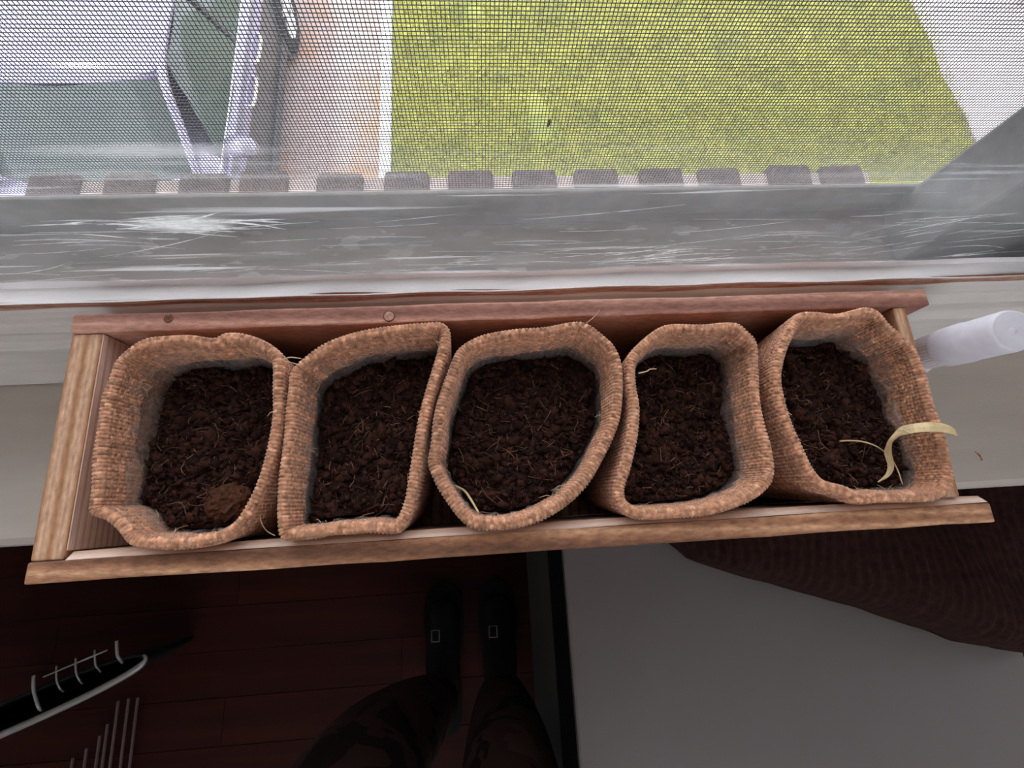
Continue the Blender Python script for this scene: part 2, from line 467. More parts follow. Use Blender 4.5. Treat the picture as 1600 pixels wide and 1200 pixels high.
class MB:
    """collects shapes into one mesh"""
    def __init__(self):
        self.v, self.f = [], []
    def add(self, vs, fs):
        b = len(self.v)
        self.v += [tuple(x) for x in vs]
        self.f += [tuple(b + i for i in f) for f in fs]
        return self
    def box(self, x0, x1, y0, y1, z0, z1, bev=0.0):
        if bev <= 0:
            vs = [(x, y, z) for z in (z0, z1) for y in (y0, y1) for x in (x0, x1)]
            return self.add(vs, [(0, 2, 3, 1), (4, 5, 7, 6), (0, 1, 5, 4), (2, 6, 7, 3), (0, 4, 6, 2), (1, 3, 7, 5)])
        bm = bmesh.new()
        bmesh.ops.create_cube(bm, size=1)
        for v in bm.verts:
            v.co = Vector(((x0 + x1) / 2 + v.co.x * (x1 - x0), (y0 + y1) / 2 + v.co.y * (y1 - y0), (z0 + z1) / 2 + v.co.z * (z1 - z0)))
        bmesh.ops.bevel(bm, geom=bm.edges[:], offset=bev, segments=2, affect='EDGES', profile=0.6)
        bm.verts.ensure_lookup_table()
        self.add([v.co[:] for v in bm.verts], [[v.index for v in f.verts] for f in bm.faces])
        bm.free()
        return self
    def prism_x(self, prof, x0, x1, nx=1, jitter=0.0):
        """closed (y,z) profile swept along x"""
        n = len(prof)
        vs, fs = [], []
        for i in range(nx + 1):
            x = x0 + (x1 - x0) * i / nx
            for j, (y, z) in enumerate(prof):
                d = jitter * noise.noise(Vector((x * 22, j * 3.1, 1.7)))
                vs.append((x, y + d, z + d))
        for i in range(nx):
            for j in range(n):
                a, b = i * n + j, i * n + (j + 1) % n
                fs.append((a, b, b + n, a + n))
        fs.append(tuple(range(n - 1, -1, -1)))
        fs.append(tuple(nx * n + j for j in range(n)))
        return self.add(vs, fs)
    def tube(self, pts, r, seg=6, r_end=None, flat=1.0):
        pts = [Vector(p) for p in pts]
        n = len(pts)
        vs, fs = [], []
        up = Vector((0, 0, 1))
        for i, p in enumerate(pts):
            d = (pts[min(i + 1, n - 1)] - pts[max(i - 1, 0)]).normalized()
            a = d.cross(up)
            if a.length < 1e-3: a = d.cross(Vector((1, 0, 0)))
            a.normalize(); b = d.cross(a).normalized()
            rr = r if r_end is None else r + (r_end - r) * i / (n - 1)
            if isinstance(r, (list, tuple)): rr = r[i]
            for k in range(seg):
                t = 2 * math.pi * k / seg
                vs.append(p + a * (rr * math.cos(t)) + b * (rr * flat * math.sin(t)))
        for i in range(n - 1):
            for k in range(seg):
                a0, a1 = i * seg + k, i * seg + (k + 1) % seg
                fs.append((a0, a1, a1 + seg, a0 + seg))
        fs.append(tuple(range(seg - 1, -1, -1)))
        fs.append(tuple((n - 1) * seg + k for k in range(seg)))
        return self.add(vs, fs)
    def lathe(self, prof, base, axis, seg=32, cap=True):
        """(radius, height) profile turned round an axis"""
        axis = Vector(axis).normalized(); base = Vector(base)
        a = axis.orthogonal().normalized(); b = axis.cross(a)
        vs, fs = [], []
        for (r, h) in prof:
            for k in range(seg):
                t = 2 * math.pi * k / seg
                vs.append(base + axis * h + a * (r * math.cos(t)) + b * (r * math.sin(t)))
        for i in range(len(prof) - 1):
            for k in range(seg):
                p, q = i * seg + k, i * seg + (k + 1) % seg
                fs.append((p, q, q + seg, p + seg))
        if cap:
            fs.append(tuple(range(seg - 1, -1, -1)))
            fs.append(tuple((len(prof) - 1) * seg + k for k in range(seg)))
        return self.add(vs, fs)
    def build(self, name, material, parent=None, smooth=False):
        return mesh_obj(name, self.v, self.f, material, parent, smooth)

def smooth_curve(pts, n=24):
    """Catmull-Rom through open points"""
    P = [Vector(p) for p in pts]
    P = [P[0] * 2 - P[1]] + P + [P[-1] * 2 - P[-2]]
    out = []
    m = len(P) - 3
    for i in range(n + 1):
        t = i / n * m
        k = min(int(t), m - 1); u = t - k
        a, b, c, d = P[k:k + 4]
        out.append(0.5 * ((2 * b) + (c - a) * u + (2 * a - 5 * b + 4 * c - d) * u * u + (3 * b - a - 3 * c + d) * u ** 3))
    return out

# ------------------------------------------------------------------ the room
FLOOR = -0.85
GROUND = -3.7
X0, X1 = -1.20, 0.463          # clear opening of the window
WL, WR = -2.2, 2.4             # room sides
YB = -2.3                      # back of the room
CEIL = 1.95
fl = MB().box(WL, WR, YB, 0.03, FLOOR - 0.05, FLOOR - 0.004).build('floor', 'floor_gap')
tag(fl, 'dark red-brown wooden floor far below the window sill', kind='structure')
pb = bpy.data.meshes.new('floorboard')
_b = MB().box(-0.55, 0.55, 0.0004, 0.0896, -0.012, 0.0, 0.0006)
pb.from_pydata(_b.v, [], _b.f); pb.materials.append(M['floor']); pb.update()
for r in range(25):
    y = 0.03 - 0.09 * (r + 1)
    x = WL - (0.37 * r) % 1.1
    c = 0
    while x < WR - 0.02:
        xa, xb = max(x, WL), min(x + 1.1, WR)
        if xb - xa > 0.02:
            o = link(bpy.data.objects.new('floorboard', pb), fl)
            o.location = ((xa + xb) / 2, y, FLOOR + 0.0005 * ((r * 7 + c * 3) % 3 - 1))
            o.scale.x = (xb - xa - 0.0006) / 1.1
        x += 1.1; c += 1
wl_ = MB()
wl_.box(WL, WR, 0.03, 0.335, FLOOR - 0.2, -0.16)          # under the window
wl_.box(WL, WR, 0.03, 0.12, -0.16, -0.025)
wl_.box(WL, WR, 0.155, 0.335, -0.16, -0.115)
wl_.box(WL, X0 - 0.18, 0.06, 0.335, -0.115, CEIL)
wl_.box(X1 + 0.29, 0.95, 0.06, 0.335, -0.115, CEIL); wl_.box(2.15, WR, 0.06, 0.335, -0.115, CEIL)
wl_.box(0.95, 2.15, 0.06, 0.335, -0.115, 0.10); wl_.box(0.95, 2.15, 0.06, 0.335, 1.65, CEIL)
wl_.box(X0 - 0.09, X1 + 0.29, 0.06, 0.335, 1.65, CEIL)
tag(wl_.build('wall_front', 'wall'), 'painted wall holding the window', kind='structure')
tag(MB().box(WL, WR, 0.05, 0.33, GROUND - 0.1, FLOOR - 0.201).build('wall_outside', 'house_brick'), 'lower storey wall of the house under the window', kind='structure')
tag(MB().box(WL - 0.1, WL, YB, 0.335, FLOOR - 0.1, CEIL).build('wall_left', 'wall'), 'left wall of the dim room', kind='structure')
tag(MB().box(WR, WR + 0.1, YB, 0.335, FLOOR - 0.1, CEIL).build('wall_right', 'wall'), 'right wall of the dim room', kind='structure')
wb = MB()
BX0, BX1, BZ0, BZ1 = -0.6, 1.2, 0.60, 1.75  # opening of the added, unseen window behind the camera
wb.box(WL - 0.1, BX0, YB - 0.1, YB, FLOOR - 0.1, CEIL); wb.box(BX1, WR + 0.1, YB - 0.1, YB, FLOOR - 0.1, CEIL)
wb.box(BX0, BX1, YB - 0.1, YB, FLOOR - 0.1, BZ0); wb.box(BX0, BX1, YB - 0.1, YB, BZ1, CEIL)
tag(wb.build('wall_back', 'wall'), 'back wall of the room with an unseen added window', kind='structure')
w2 = tag(empty('fill_window_back', (0.30, YB - 0.05, BZ0)), 'unseen window added in the back wall to fill the room with light', kind='structure')  # added for fill light on faces turned to the room
for k in range(2):
    xa = BX0 + k * 0.9
    fr = MB()
    fr.box(xa, xa + 0.04, YB - 0.08, YB - 0.02, BZ0, BZ1); fr.box(xa + 0.86, xa + 0.90, YB - 0.08, YB - 0.02, BZ0, BZ1)
    fr.box(xa + 0.04, xa + 0.86, YB - 0.08, YB - 0.02, BZ0, BZ0 + 0.05); fr.box(xa + 0.04, xa + 0.86, YB - 0.08, YB - 0.02, BZ1 - 0.05, BZ1)
    f_ = fr.build('sash', 'sash_paint', w2)
    mesh_obj('pane', [(xa + 0.03, YB - 0.05, BZ0 + 0.04), (xa + 0.87, YB - 0.05, BZ0 + 0.04), (xa + 0.87, YB - 0.05, BZ1 - 0.04), (xa + 0.03, YB - 0.05, BZ1 - 0.04)], [(0, 1, 2, 3)], 'glass_up', f_)
tag(MB().box(WL - 0.1, WR + 0.1, YB - 0.1, 0.335, CEIL, CEIL + 0.1).build('ceiling', 'wall'), 'ceiling of the dim room', kind='structure')

w3 = tag(empty('fill_window_right', (1.55, 0.14, 0.10)), 'unseen sash window added along the same wall to light the planter', kind='structure')  # added out of view to light the planter's left inner faces
fr = MB()
fr.box(0.95, 1.00, 0.12, 0.16, 0.10, 1.65); fr.box(2.10, 2.15, 0.12, 0.16, 0.10, 1.65)
fr.box(1.00, 2.10, 0.12, 0.16, 0.10, 0.16); fr.box(1.00, 2.10, 0.12, 0.16, 1.60, 1.65); fr.box(1.00, 2.10, 0.12, 0.16, 0.75, 0.79)
fr.build('sash', 'sash_paint', w3)
for za, zb_ in ((0.15, 0.76), (0.78, 1.61)):
    mesh_obj('pane', [(0.99, 0.14, za), (2.11, 0.14, za), (2.11, 0.14, zb_), (0.99, 0.14, zb_)], [(0, 1, 2, 3)], 'glass_up', w3)
# window stool, its front edge slightly rounded
tag(MB().prism_x([(0.0205, -0.024), (0.0155, -0.020), (0.0138, -0.012), (0.0148, -0.004), (0.019, 0.0), (0.158, 0.0), (0.158, -0.024)], -1.40, 1.05).build('trim_1', 'sill_paint', smooth=False),
    'beige painted wooden window stool carrying the planter', kind='structure')
crk = MB().tube(smooth_curve([(0.5500, 0.0400, 0.0002), (0.5522, 0.0375, 0.0004), (0.5535, 0.0335, 0.0002)], 8), 0.0004, 5, 0.0007).build('paint_chip', 'bare_wood', bpy.data.objects['trim_1'])

# ------------------------------------------------------------------ window
win = empty('window_1', (0.0, 0.14, 0.0))
tag(win, 'old wooden sash window with dirty glass and insect screen', kind='structure')
# moulded bottom rail: face, bead, ogee, groove, cove, putty ledge
rail = [(0.1205, 0.002), (0.1205, 0.0635), (0.1195, 0.0655), (0.1198, 0.068), (0.1212, 0.0695), (0.1232, 0.074), (0.1236, 0.081),
        (0.1228, 0.086), (0.1242, 0.0905), (0.1262, 0.0915), (0.1262, 0.0965), (0.1270, 0.1020), (0.1285, 0.1055), (0.1365, 0.1062), (0.1388, 0.1055), (0.1388, 0.002)]
MB().prism_x(rail, -1.38, 0.75, 90, 0.0006).build('sash_rail', 'sash_paint', win)
MB().prism_x([(0.1283, 0.1050), (0.1288, 0.1085), (0.1372, 0.1078), (0.1382, 0.1120), (0.1386, 0.1050)], -1.30, 0.72, 130, 0.0009).build('putty_ledge', 'putty', win)
MB().prism_x([(0.1277, 0.1045), (0.1281, 0.1078), (0.1296, 0.1083), (0.1296, 0.1045)], -1.30, 0.72, 190, 0.0010).build('peeled_edge', 'bare_wood', win)
MB().prism_x([(0.1390, 0.1045), (0.1402, 0.0990), (0.1608, 0.0640), (0.1608, 0.002), (0.1390, 0.002)], -1.38, 0.75, 60, 0.0005).build('outside_rail', 'out_sill', win)
for s, (a, b) in enumerate(((-1.38, -1.29), (0.66, 0.75))):
    MB().box(a, b, 0.1205, 0.16, 0.112, 1.60, 0.003).build('sash_stile', 'sash_paint', win)
MB().box(-1.29, 0.66, 0.1205, 0.16, 0.74, 0.785, 0.003).build('meeting_rail', 'sash_paint', win)
MB().box(-1.38, 0.75, 0.1205, 0.16, 1.60, 1.65, 0.003).build('top_rail', 'sash_paint', win)
mesh_obj('pane', [(-1.30, 0.1385, 0.104), (0.67, 0.1385, 0.104), (0.67, 0.1385, 0.745), (-1.30, 0.1385, 0.745)], [(0, 1, 2, 3)], 'glass', win)
mesh_obj('pane', [(-1.30, 0.1385, 0.78), (0.67, 0.1385, 0.78), (0.67, 0.1385, 1.605), (-1.30, 0.1385, 1.605)], [(0, 1, 2, 3)], 'glass_up', win)
# dried paint and cleaning streaks on the inner face of the lower pane
def streaks():
    b = MB(); g = random.Random(21)
    def stroke(x, z, ln, ang, w, curl):
        pts = []; a = ang
        for q in range(9):
            pts.append((x, 0.1382, z)); x += math.cos(a) * ln / 8; z += math.sin(a) * ln / 8; a += curl / 8
            if not (0.110 < z < 0.30): break
        if len(pts) < 4: return
        m = len(pts); vs = []
        for q, p in enumerate(pts):
            ww = w * math.sin(math.pi * (q + .3) / (m - .4)) * g.uniform(.6, 1.2)
            vs += [(p[0], p[1], p[2] - ww), (p[0], p[1], p[2] + ww), (p[0], p[1] - .0001, p[2])]
        fs = []
        for q in range(m - 1):
            k = q * 3; fs += [(k, k + 2, k + 5, k + 3), (k + 2, k + 1, k + 4, k + 5)]
        b.add(vs, fs)
    for k in range(75):
        z = 0.112 + 0.045 * g.random() ** 1.3
        stroke(g.uniform(-0.10, 0.55), z, g.uniform(.012, .07), g.gauss(0.03, .07), g.uniform(.00008, .00028), g.gauss(0, .18))
    for k in range(26):
        stroke(g.uniform(0.245, 0.31), g.uniform(0.111, 0.128), g.uniform(.01, .035), g.uniform(.0, .22), g.uniform(.0001, .00035), g.gauss(0, .2))
    for k in range(40):
        stroke(g.gauss(0.055, .016), g.gauss(0.1575, .0028), g.uniform(.012, .035), g.gauss(0.0, .10), g.uniform(.0002, .0007), g.gauss(0, .2))
    for k in range(14):
        stroke(g.uniform(0.36, 0.47), g.uniform(0.114, 0.15), g.uniform(.01, .04), g.uniform(.2, .6), g.uniform(.0001, .0003), g.gauss(0, .2))
    for k in range(8):
        stroke(g.uniform(0.437, 0.450), g.uniform(0.1145, 0.1175), g.uniform(.01, .02), g.uniform(.0, .25), g.uniform(.0001, .0004), 0)
    return b.build('paint_streaks', 'paint_film', win)
tag(streaks(), kind='stuff')
# weathered outside sill and jambs
MB().prism_x([(0.161, 0.064), (0.196, 0.064), (0.200, 0.060), (0.246, 0.022), (0.248, -0.02), (0.161, -0.06)], X0 - 0.09, X1 + 0.29, 40, 0.0008).build('outside_sill', 'out_sill', win)
for a, b in ((X0 - 0.18, X0), (X1, X1 + 0.29)):
    MB().box(a, b, 0.161, 0.199, 0.066, 1.65, 0.002).build('jamb', 'jamb', win)
MB().box(X0, X1, 0.161, 0.199, 1.60, 1.65).build('jamb', 'jamb', win)
# insect screen: bottom bar and woven wires
sf = MB().box(X0, X1 + 0.03, 0.1992, 0.2022, 0.0520, 0.0925, 0.0008)
sf.box(X0, X1, 0.1984, 0.1995, 0.0704, 0.0708)
sf.box(X0, X0 + 0.014, 0.1995, 0.2095, 0.0935, 0.77); sf.box(X0, X1, 0.1995, 0.2095, 0.76, 0.78)
sfo = sf.build('screen_frame', 'screen_frame', win)
def screen():
    P = 0.00172; W = 0.00032
    V, F = [], []
    cube = np.array([(-1, -1), (1, -1), (1, 1), (-1, 1)], float) * W / 2
    def wire(path, horizontal):
        n = len(path); b = len(V)
        for p in path:
            for c in cube:
                V.append((p[0], p[1] + c[0], p[2] + c[1]) if horizontal else (p[0] + c[1], p[1] + c[0], p[2]))
        for i in range(n - 1):
            for k in range(4):
                a0, a1 = b + i * 4 + k, b + i * 4 + (k + 1) % 4
                F.append((a0, a1, a1 + 4, a0 + 4))
    nx = int((X1 + 0.02 - X0 - 0.014) / P)
    for i in range(nx):
        x = X0 + 0.014 + (i + 0.5) * P + random.gauss(0, 0.00004)
        ph = random.random() * 9
        wire([(x + 0.00016 * noise.noise(Vector((i * 0.11, k * 0.9, 3))), 0.2030, 0.093 + k * 0.0845) for k in range(9)][:9], False)
    nz = int((0.765 - 0.093) / P)
    for j in range(nz):
        z = 0.0912 + j * P + random.gauss(0, 0.00005)
        wire([(X0 + 0.01 + k * (X1 + 0.02 - X0 - 0.01) / 14, 0.2034, z + 0.00022 * noise.noise(Vector((k * 0.7, j * 0.13, 8)))) for k in range(15)], True)
    return np_obj('screen_mesh', V, F, 'wire', sfo)
tag(screen(), 'dark woven insect screen wires', kind='stuff')
# specks of dirt caught in the mesh
fly = MB().lathe([(0.0001, 0), (0.0007, 0.0012), (0.0009, 0.003), (0.0004, 0.0048), (0.0001, 0.0055)], (0.2255, 0.2022, 0.1395), (0.1, 0, 1), 8).build('seed_husk', 'knot')
tag(fly, 'tiny brown husk caught in the insect screen over the lawn', 'seed husk')

# rowlock brick sill outside
bs = MB().box(-0.255, 0.635, 0.25, 0.366, -0.150, -0.104).build('trim_2', 'mortar')
tag(bs, 'row of dark bricks with pale mortar below the window outside', kind='structure')
bm_ = bpy.data.meshes.new('brick')
_b = MB().box(-0.0240, 0.0240, 0.25, 0.372, -0.151, -0.098, 0.005)
bm_.from_pydata(_b.v, [], _b.f); bm_.materials.append(M['brick']); bm_.update()
for i in range(13):
    o = link(bpy.data.objects.new('brick', bm_), bs)
    o.location = (-0.232 + i * 0.0697 + random.uniform(-.002, .002), random.uniform(-.002, .001), random.uniform(-.0015, .0015))
    o.rotation_euler.z = random.uniform(-.02, .02)

# ------------------------------------------------------------------ outside ground
tag(MB().box(-0.58, 5.55, 0.34, 9.0, GROUND - 0.2, GROUND).build('lawn', 'lawn'), 'sunlit yellow-green lawn below the window', kind='structure')
tag(MB().box(-7.0, -0.70, 0.34, 9.0, GROUND - 0.2, GROUND - 0.005).build('driveway', 'drive'), 'pinkish concrete driveway beside the lawn', kind='structure')
def paving():
    edge = [(5.43, 9.0), (5.43, 5.6), (5.52, 4.9), (5.50, 4.5), (5.60, 3.9), (5.62, 3.4), (5.55, 2.6), (5.5, 0.34)]
    top = [(x, y, GROUND + 0.015) for x, y in edge] + [(11, 0.34, GROUND + 0.015), (11, 9.0, GROUND + 0.015)]
    n = len(top)
    vs = top + [(x, y, GROUND - 0.2) for x, y, z in top]
    return mesh_obj('pavement', vs, [tuple(range(n - 1, -1, -1)), tuple(range(n, 2 * n))] + [(i, (i + 1) % n, (i + 1) % n + n, i + n) for i in range(n)], 'pave')
tag(paving(), 'pale grey concrete pavement along the lawn', kind='structure')
tag(MB().box(-0.695, -0.585, 0.36, 9.0, GROUND - 0.1, GROUND + 0.05, 0.01).build('kerb', 'kerb'), 'long white kerb between driveway and lawn', kind='structure')
def grass():
    n = 95000
    x = rng.uniform(-0.56, 5.62, n); y = rng.uniform(2.6, 6.3, n)
    a = rng.uniform(0, 2 * np.pi, n); h = rng.uniform(0.02, 0.055, n); w = rng.uniform(0.003, 0.007, n)
    lean = rng.uniform(0.2, 1.0, n) * h; b = rng.uniform(0, 2 * np.pi, n)
    # thin, bare spots
    keep = np.array([noise.noise(Vector((px * 1.6, py * 1.6, 2.0))) > -0.55 for px, py in zip(x, y)])
    x, y, a, h, w, lean, b = (q[keep] for q in (x, y, a, h, w, lean, b)); n = len(x)
    V = np.empty((n, 3, 3))
    V[:, 0] = np.stack([x + np.cos(a) * w, y + np.sin(a) * w, np.full(n, GROUND)], 1)
    V[:, 1] = np.stack([x - np.cos(a) * w, y - np.sin(a) * w, np.full(n, GROUND)], 1)
    V[:, 2] = np.stack([x + np.cos(b) * lean, y + np.sin(b) * lean, GROUND + h], 1)
    o = np_obj('grass', V.reshape(-1, 3), np.arange(3 * n).reshape(-1, 3), 'blade')
    return tag(o, 'short yellow-green grass growing on the lawn', 'grass', kind='stuff')
grass()
def shrub(c, r, h):
    t = empty('shrub', c)
    tag(t, 'small tan and green shrub at the far edge of the pavement', 'shrub')
    s = MB()
    for k in range(6):
        a = k * 1.05
        s.tube([c, (c[0] + r * .4 * math.cos(a), c[1] + r * .4 * math.sin(a), c[2] + h * .5), (c[0] + r * .8 * math.cos(a), c[1] + r * .8 * math.sin(a), c[2] + h * .85)], 0.012, 5, 0.004)
    s.build('stem', 'stem', t)
    n = 1800
    d = rng.normal(size=(n, 3)); d /= np.linalg.norm(d, axis=1)[:, None]
    p = d * (rng.uniform(0.4, 1, n) ** .5)[:, None] * [r, r, h * .5] + [c[0], c[1], c[2] + h * .6]
    u = rng.normal(size=(n, 3)) * .03; v = rng.normal(size=(n, 3)) * .018
    V = np.stack([p - u, p + v, p + u, p - v], 1).reshape(-1, 3)
    np_obj('foliage', V, np.arange(4 * n).reshape(-1, 4), 'leaf', t)
shrub((6.95, 5.75, GROUND + .015), 0.42, 0.6)

# ------------------------------------------------------------------ parked car (nose towards the house)
def car():
    cx = -2.46
    t = empty('parked_car', (cx, 3.5, GROUND))
    tag(t, 'silver lavender car parked on the driveway, nose towards the house', 'car')
    # lower body: rings of (half width, z) from sill to shoulder to top, lofted along y
    ys = [1.25, 1.32, 1.55, 2.0, 2.5, 3.0, 3.7, 4.4, 5.0, 5.5, 5.72, 5.80]
    tops = [-3.15, -2.98, -2.90, -2.82, -2.76, -2.76, -2.76, -2.76, -2.76, -2.77, -2.85, -3.0]
    wid = [.62, .72, .82, .87, .89, .90, .90, .90, .89, .86, .80, .72]
    V, F = [], []
    for y, zt, w in zip(ys, tops, wid):
        half = [(w * .90, -3.50), (w * .985, -3.38), (w, -3.15), (w * .985, -2.98), (w * .965, min(zt - .02, -2.86)), (w * .915, zt - .005), (w * .6, zt + .02), (0, zt + .03)]
        ring = half + [(-a, b) for a, b in half[-2::-1]]
        V += [(cx + a, y, b) for a, b in ring]
    n = 15
    for i in range(len(ys) - 1):
        for j in range(n):
            a, b = i * n + j, i * n + (j + 1) % n
            F.append((a, a + n, b + n, b))
    F.append(tuple(range(n))); F.append(tuple((len(ys) - 1) * n + j for j in range(n - 1, -1, -1)))
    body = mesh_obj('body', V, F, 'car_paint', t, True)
    body.data.materials.append(M['car_lower_shade'])
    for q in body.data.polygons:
        if len(q.vertices) == 4 and (q.index % n in (0, 1, 2, 10, 11, 12, 13, 14)): q.material_index = 1  # lower faces get the colour darkened for shade
    # roof panel: crowned grid with thickness
    V, F = [], []
    nu, nv = 12, 14
    for layer in (0, 1):
        for j in range(nv + 1):
            y = 2.93 + (4.95 - 2.93) * j / nv
            for i in range(nu + 1):
                s = -1 + 2 * i / nu
                hw = .655 - .03 * (j / nv)
                e = (j / nv - .45) * 2
                V.append((cx + s * hw, y - (.10 * (1 - s * s) if j == 0 else 0), -2.235 - .045 * s * s - .05 * e * e - .03 * layer))
    k = (nu + 1) * (nv + 1)
    for j in range(nv):
        for i in range(nu):
            a = j * (nu + 1) + i
            F.append((a, a + 1, a + nu + 2, a + nu + 1)); F.append((k + a, k + a + nu + 1, k + a + nu + 2, k + a + 1))
    for i in range(nu):
        F.append((i, k + i, k + i + 1, i + 1)); a = nv * (nu + 1) + i; F.append((a, a + 1, k + a + 1, k + a))
    for j in range(nv):
        a = j * (nu + 1); F.append((a, a + nu + 1, k + a + nu + 1, k + a)); a += nu; F.append((a, k + a, k + a + nu + 1, a + nu + 1))
    mesh_obj('roof', V, F, 'car_paint', t, True)
    # glazing
    def sheet(name, quads, material, nn=10, bow=0.0, axis=1):
        # bilinear sheet with a bow, given four corners
        a, b, c, d = (Vector(q) for q in quads)
        V, F = [], []
        for layer in (0, .012):
            for j in range(nn + 1):
                for i in range(nn + 1):
                    u, v = i / nn, j / nn
                    p = a.lerp(b, u).lerp(d.lerp(c, u), v)
                    p[axis] += bow * (4 * u * (1 - u)) 
                    p[2] -= layer
                    V.append(p)
        k = (nn + 1) ** 2
        for j in range(nn):
            for i in range(nn):
                q = j * (nn + 1) + i
                F.append((q, q + 1, q + nn + 2, q + nn + 1)); F.append((k + q, k + q + nn + 1, k + q + nn + 2, k + q + 1))
        return mesh_obj(name, V, F, material, t, True)
    sheet('windshield', [(cx - .66, 2.50, -2.755), (cx + .66, 2.50, -2.755), (cx + .61, 2.95, -2.30), (cx - .61, 2.95, -2.30)], 'car_glass', 12, -.13)
    sheet('rear_window', [(cx - .70, 5.45, -2.75), (cx + .70, 5.45, -2.75), (cx + .60, 4.93, -2.32), (cx - .60, 4.93, -2.32)], 'car_glass', 12, .10)
    for s in (-1, 1):
        sheet('side_window', [(cx + s * .815, 2.66, -2.765), (cx + s * .825, 3.72, -2.765), (cx + s * .645, 3.66, -2.30), (cx + s * .655, 3.03, -2.31)], 'car_glass', 8, s * .02, 0)
        sheet('side_window', [(cx + s * .825, 3.80, -2.765), (cx + s * .80, 5.02, -2.765), (cx + s * .635, 4.72, -2.31), (cx + s * .645, 3.74, -2.30)], 'car_glass', 8, s * .02, 0)
        pil = MB().tube(smooth_curve([(cx + s * .70, 2.42, -2.77), (cx + s * .675, 2.68, -2.52), (cx + s * .65, 2.97, -2.29), (cx + s * .648, 3.6, -2.268), (cx + s * .64, 4.5, -2.275), (cx + s * .66, 5.0, -2.42), (cx + s * .74, 5.45, -2.75)], 30), .032, 8)
        pil.build('roof_rail', 'car_paint', t, True)
        MB().tube([(cx + s * .822, 3.76, -2.77), (cx + s * .65, 3.70, -2.29)], .022, 6).build('door_pillar', 'car_dark', t)
        MB().tube(smooth_curve([(cx + s * .815, 2.52, -2.772), (cx + s * .834, 3.3, -2.758), (cx + s * .834, 4.3, -2.758), (cx + s * .80, 5.2, -2.765)], 20), .010, 8).build('belt_trim', 'chrome', t, True)
        MB().box(cx + s * .90 - .015, cx + s * .90 + .015, 3.0, 5.0, -3.47, -3.36, .01).build('rocker_trim', 'car_dark', t)
        for y0 in (3.30, 3.75):
            strip_path = smooth_curve([(cx + s * .878, y0, -2.955), (cx + s * .915, y0 + .04, -2.945), (cx + s * .918, y0 + .27, -2.945), (cx + s * .878, y0 + .31, -2.955)], 12)
            MB().tube(strip_path, .016, 8).build('door_side_strip', 'chrome', t, True)  # short chrome strips set along the upper door side
        mr = MB().lathe([(.001, 0), (.055, .01), (.072, .05), (.075, .12), (.065, .19), (.03, .225), (.001, .23)], (cx + s * .86, 2.74, -2.735), (s, -.12, .02), 14).build('side_mirror', 'car_paint', t, True)
        for y in (2.15, 4.83):
            w = MB().lathe([(.20, 0), (.29, 0), (.325, .02), (.335, .06), (.335, .16), (.325, .20), (.29, .22), (.20, .22)], (cx + s * .72, y, GROUND + .335), (s, 0, 0), 28, False).build('wheel', 'tyre', t, True)
            r = MB().lathe([(.215, .10), (.215, .205), (.20, .215), (.185, .19), (.06, .18), (.05, .20), (.001, .20)], (cx + s * .72, y, GROUND + .335), (s, 0, 0), 28)
            for q in range(5):
                a = q * 2 * math.pi / 5
                r.tube([(cx + s * .915, y + .05 * math.cos(a), GROUND + .335 + .05 * math.sin(a)), (cx + s * .92, y + .205 * math.cos(a), GROUND + .335 + .205 * math.sin(a))], .028, 6)
            r.build('wheel_rim', 'rim', w)
            MB().lathe([(.001, 0), (.36, 0), (.37, .01), (.36, .02), (.001, .02)], (cx + s * .885, y, GROUND + .335), (s, 0, 0), 28).build('wheel_arch', 'car_dark', t)
    MB().box(cx - .6, cx + .6, 1.22, 1.30, -3.42, -3.22, .02).build('front_grille', 'car_dark', t)
    for s in (-1, 1):
        MB().box(cx + s * .62 - .13, cx + s * .62 + .13, 1.28, 1.42, -3.10, -2.98, .03).build('headlight', 'chrome', t)
        MB().box(cx + s * .66 - .12, cx + s * .66 + .12, 5.70, 5.80, -3.05, -2.90, .03).build('tail_light', 'knot', t)
car()

# ------------------------------------------------------------------ planter box
L, Wd, HB = 0.42, 0.1169, 0.12
box = empty('wooden_planter_box', (L / 2, Wd / 2, 0.0))
tag(box, 'long rough sawn wooden planter box holding five burlap bags on the sill', 'planter box')
def rough_box(x0, x1, y0, y1, z0, z1, j=0.0005, seg=0.012):
    """sawn board: bevelled box cut into slices, its edges a little uneven"""
    b = MB().box(x0, x1, y0, y1, z0, z1, 0.0009)
    bm = bmesh.new()
    vs = [bm.verts.new(v) for v in b.v]
    for f in b.f: bm.faces.new([vs[i] for i in f])
    ax = 0 if (x1 - x0) > (y1 - y0) else 1
    lo, hi = ((x0, x1), (y0, y1))[ax]
    n = int((hi - lo) / seg)
    for k in range(1, n):
        co = [0, 0, 0]; no = [0, 0, 0]; co[ax] = lo + (hi - lo) * k / n; no[ax] = 1
        bmesh.ops.bisect_plane(bm, geom=bm.verts[:] + bm.edges[:] + bm.faces[:], plane_co=co, plane_no=no)
    for v in bm.verts:
        q = v.co * 38
        v.co += Vector((noise.noise(q) * j, noise.noise(q + Vector((9, 3, 1))) * j, noise.noise(q + Vector((4, 8, 2))) * j * (1 if v.co.z > z1 - .02 else 0)))
    bm.verts.index_update()
    out = MB().add([v.co[:] for v in bm.verts], [[v.index for v in f.verts] for f in bm.faces])
    bm.free()
    return out
fbd = rough_box(0, L, 0, 0.0086, 0.0005, HB).build('front_board', 'wood_front', box)
MB().prism_x([(0.0087, 0.0005), (0.0087, HB - 0.0004), (0.0118, HB - 0.0042), (0.0118, 0.0005)], 0.0142, L - 0.0004, 40, 0.0003).build('pale_lit_inner_face', 'wood_pale', fbd)  # strip coloured as if brightly lit from the window
bb = rough_box(0, L, Wd - 0.0092, Wd, 0.0005, HB).build('back_board', 'wood_back', box)
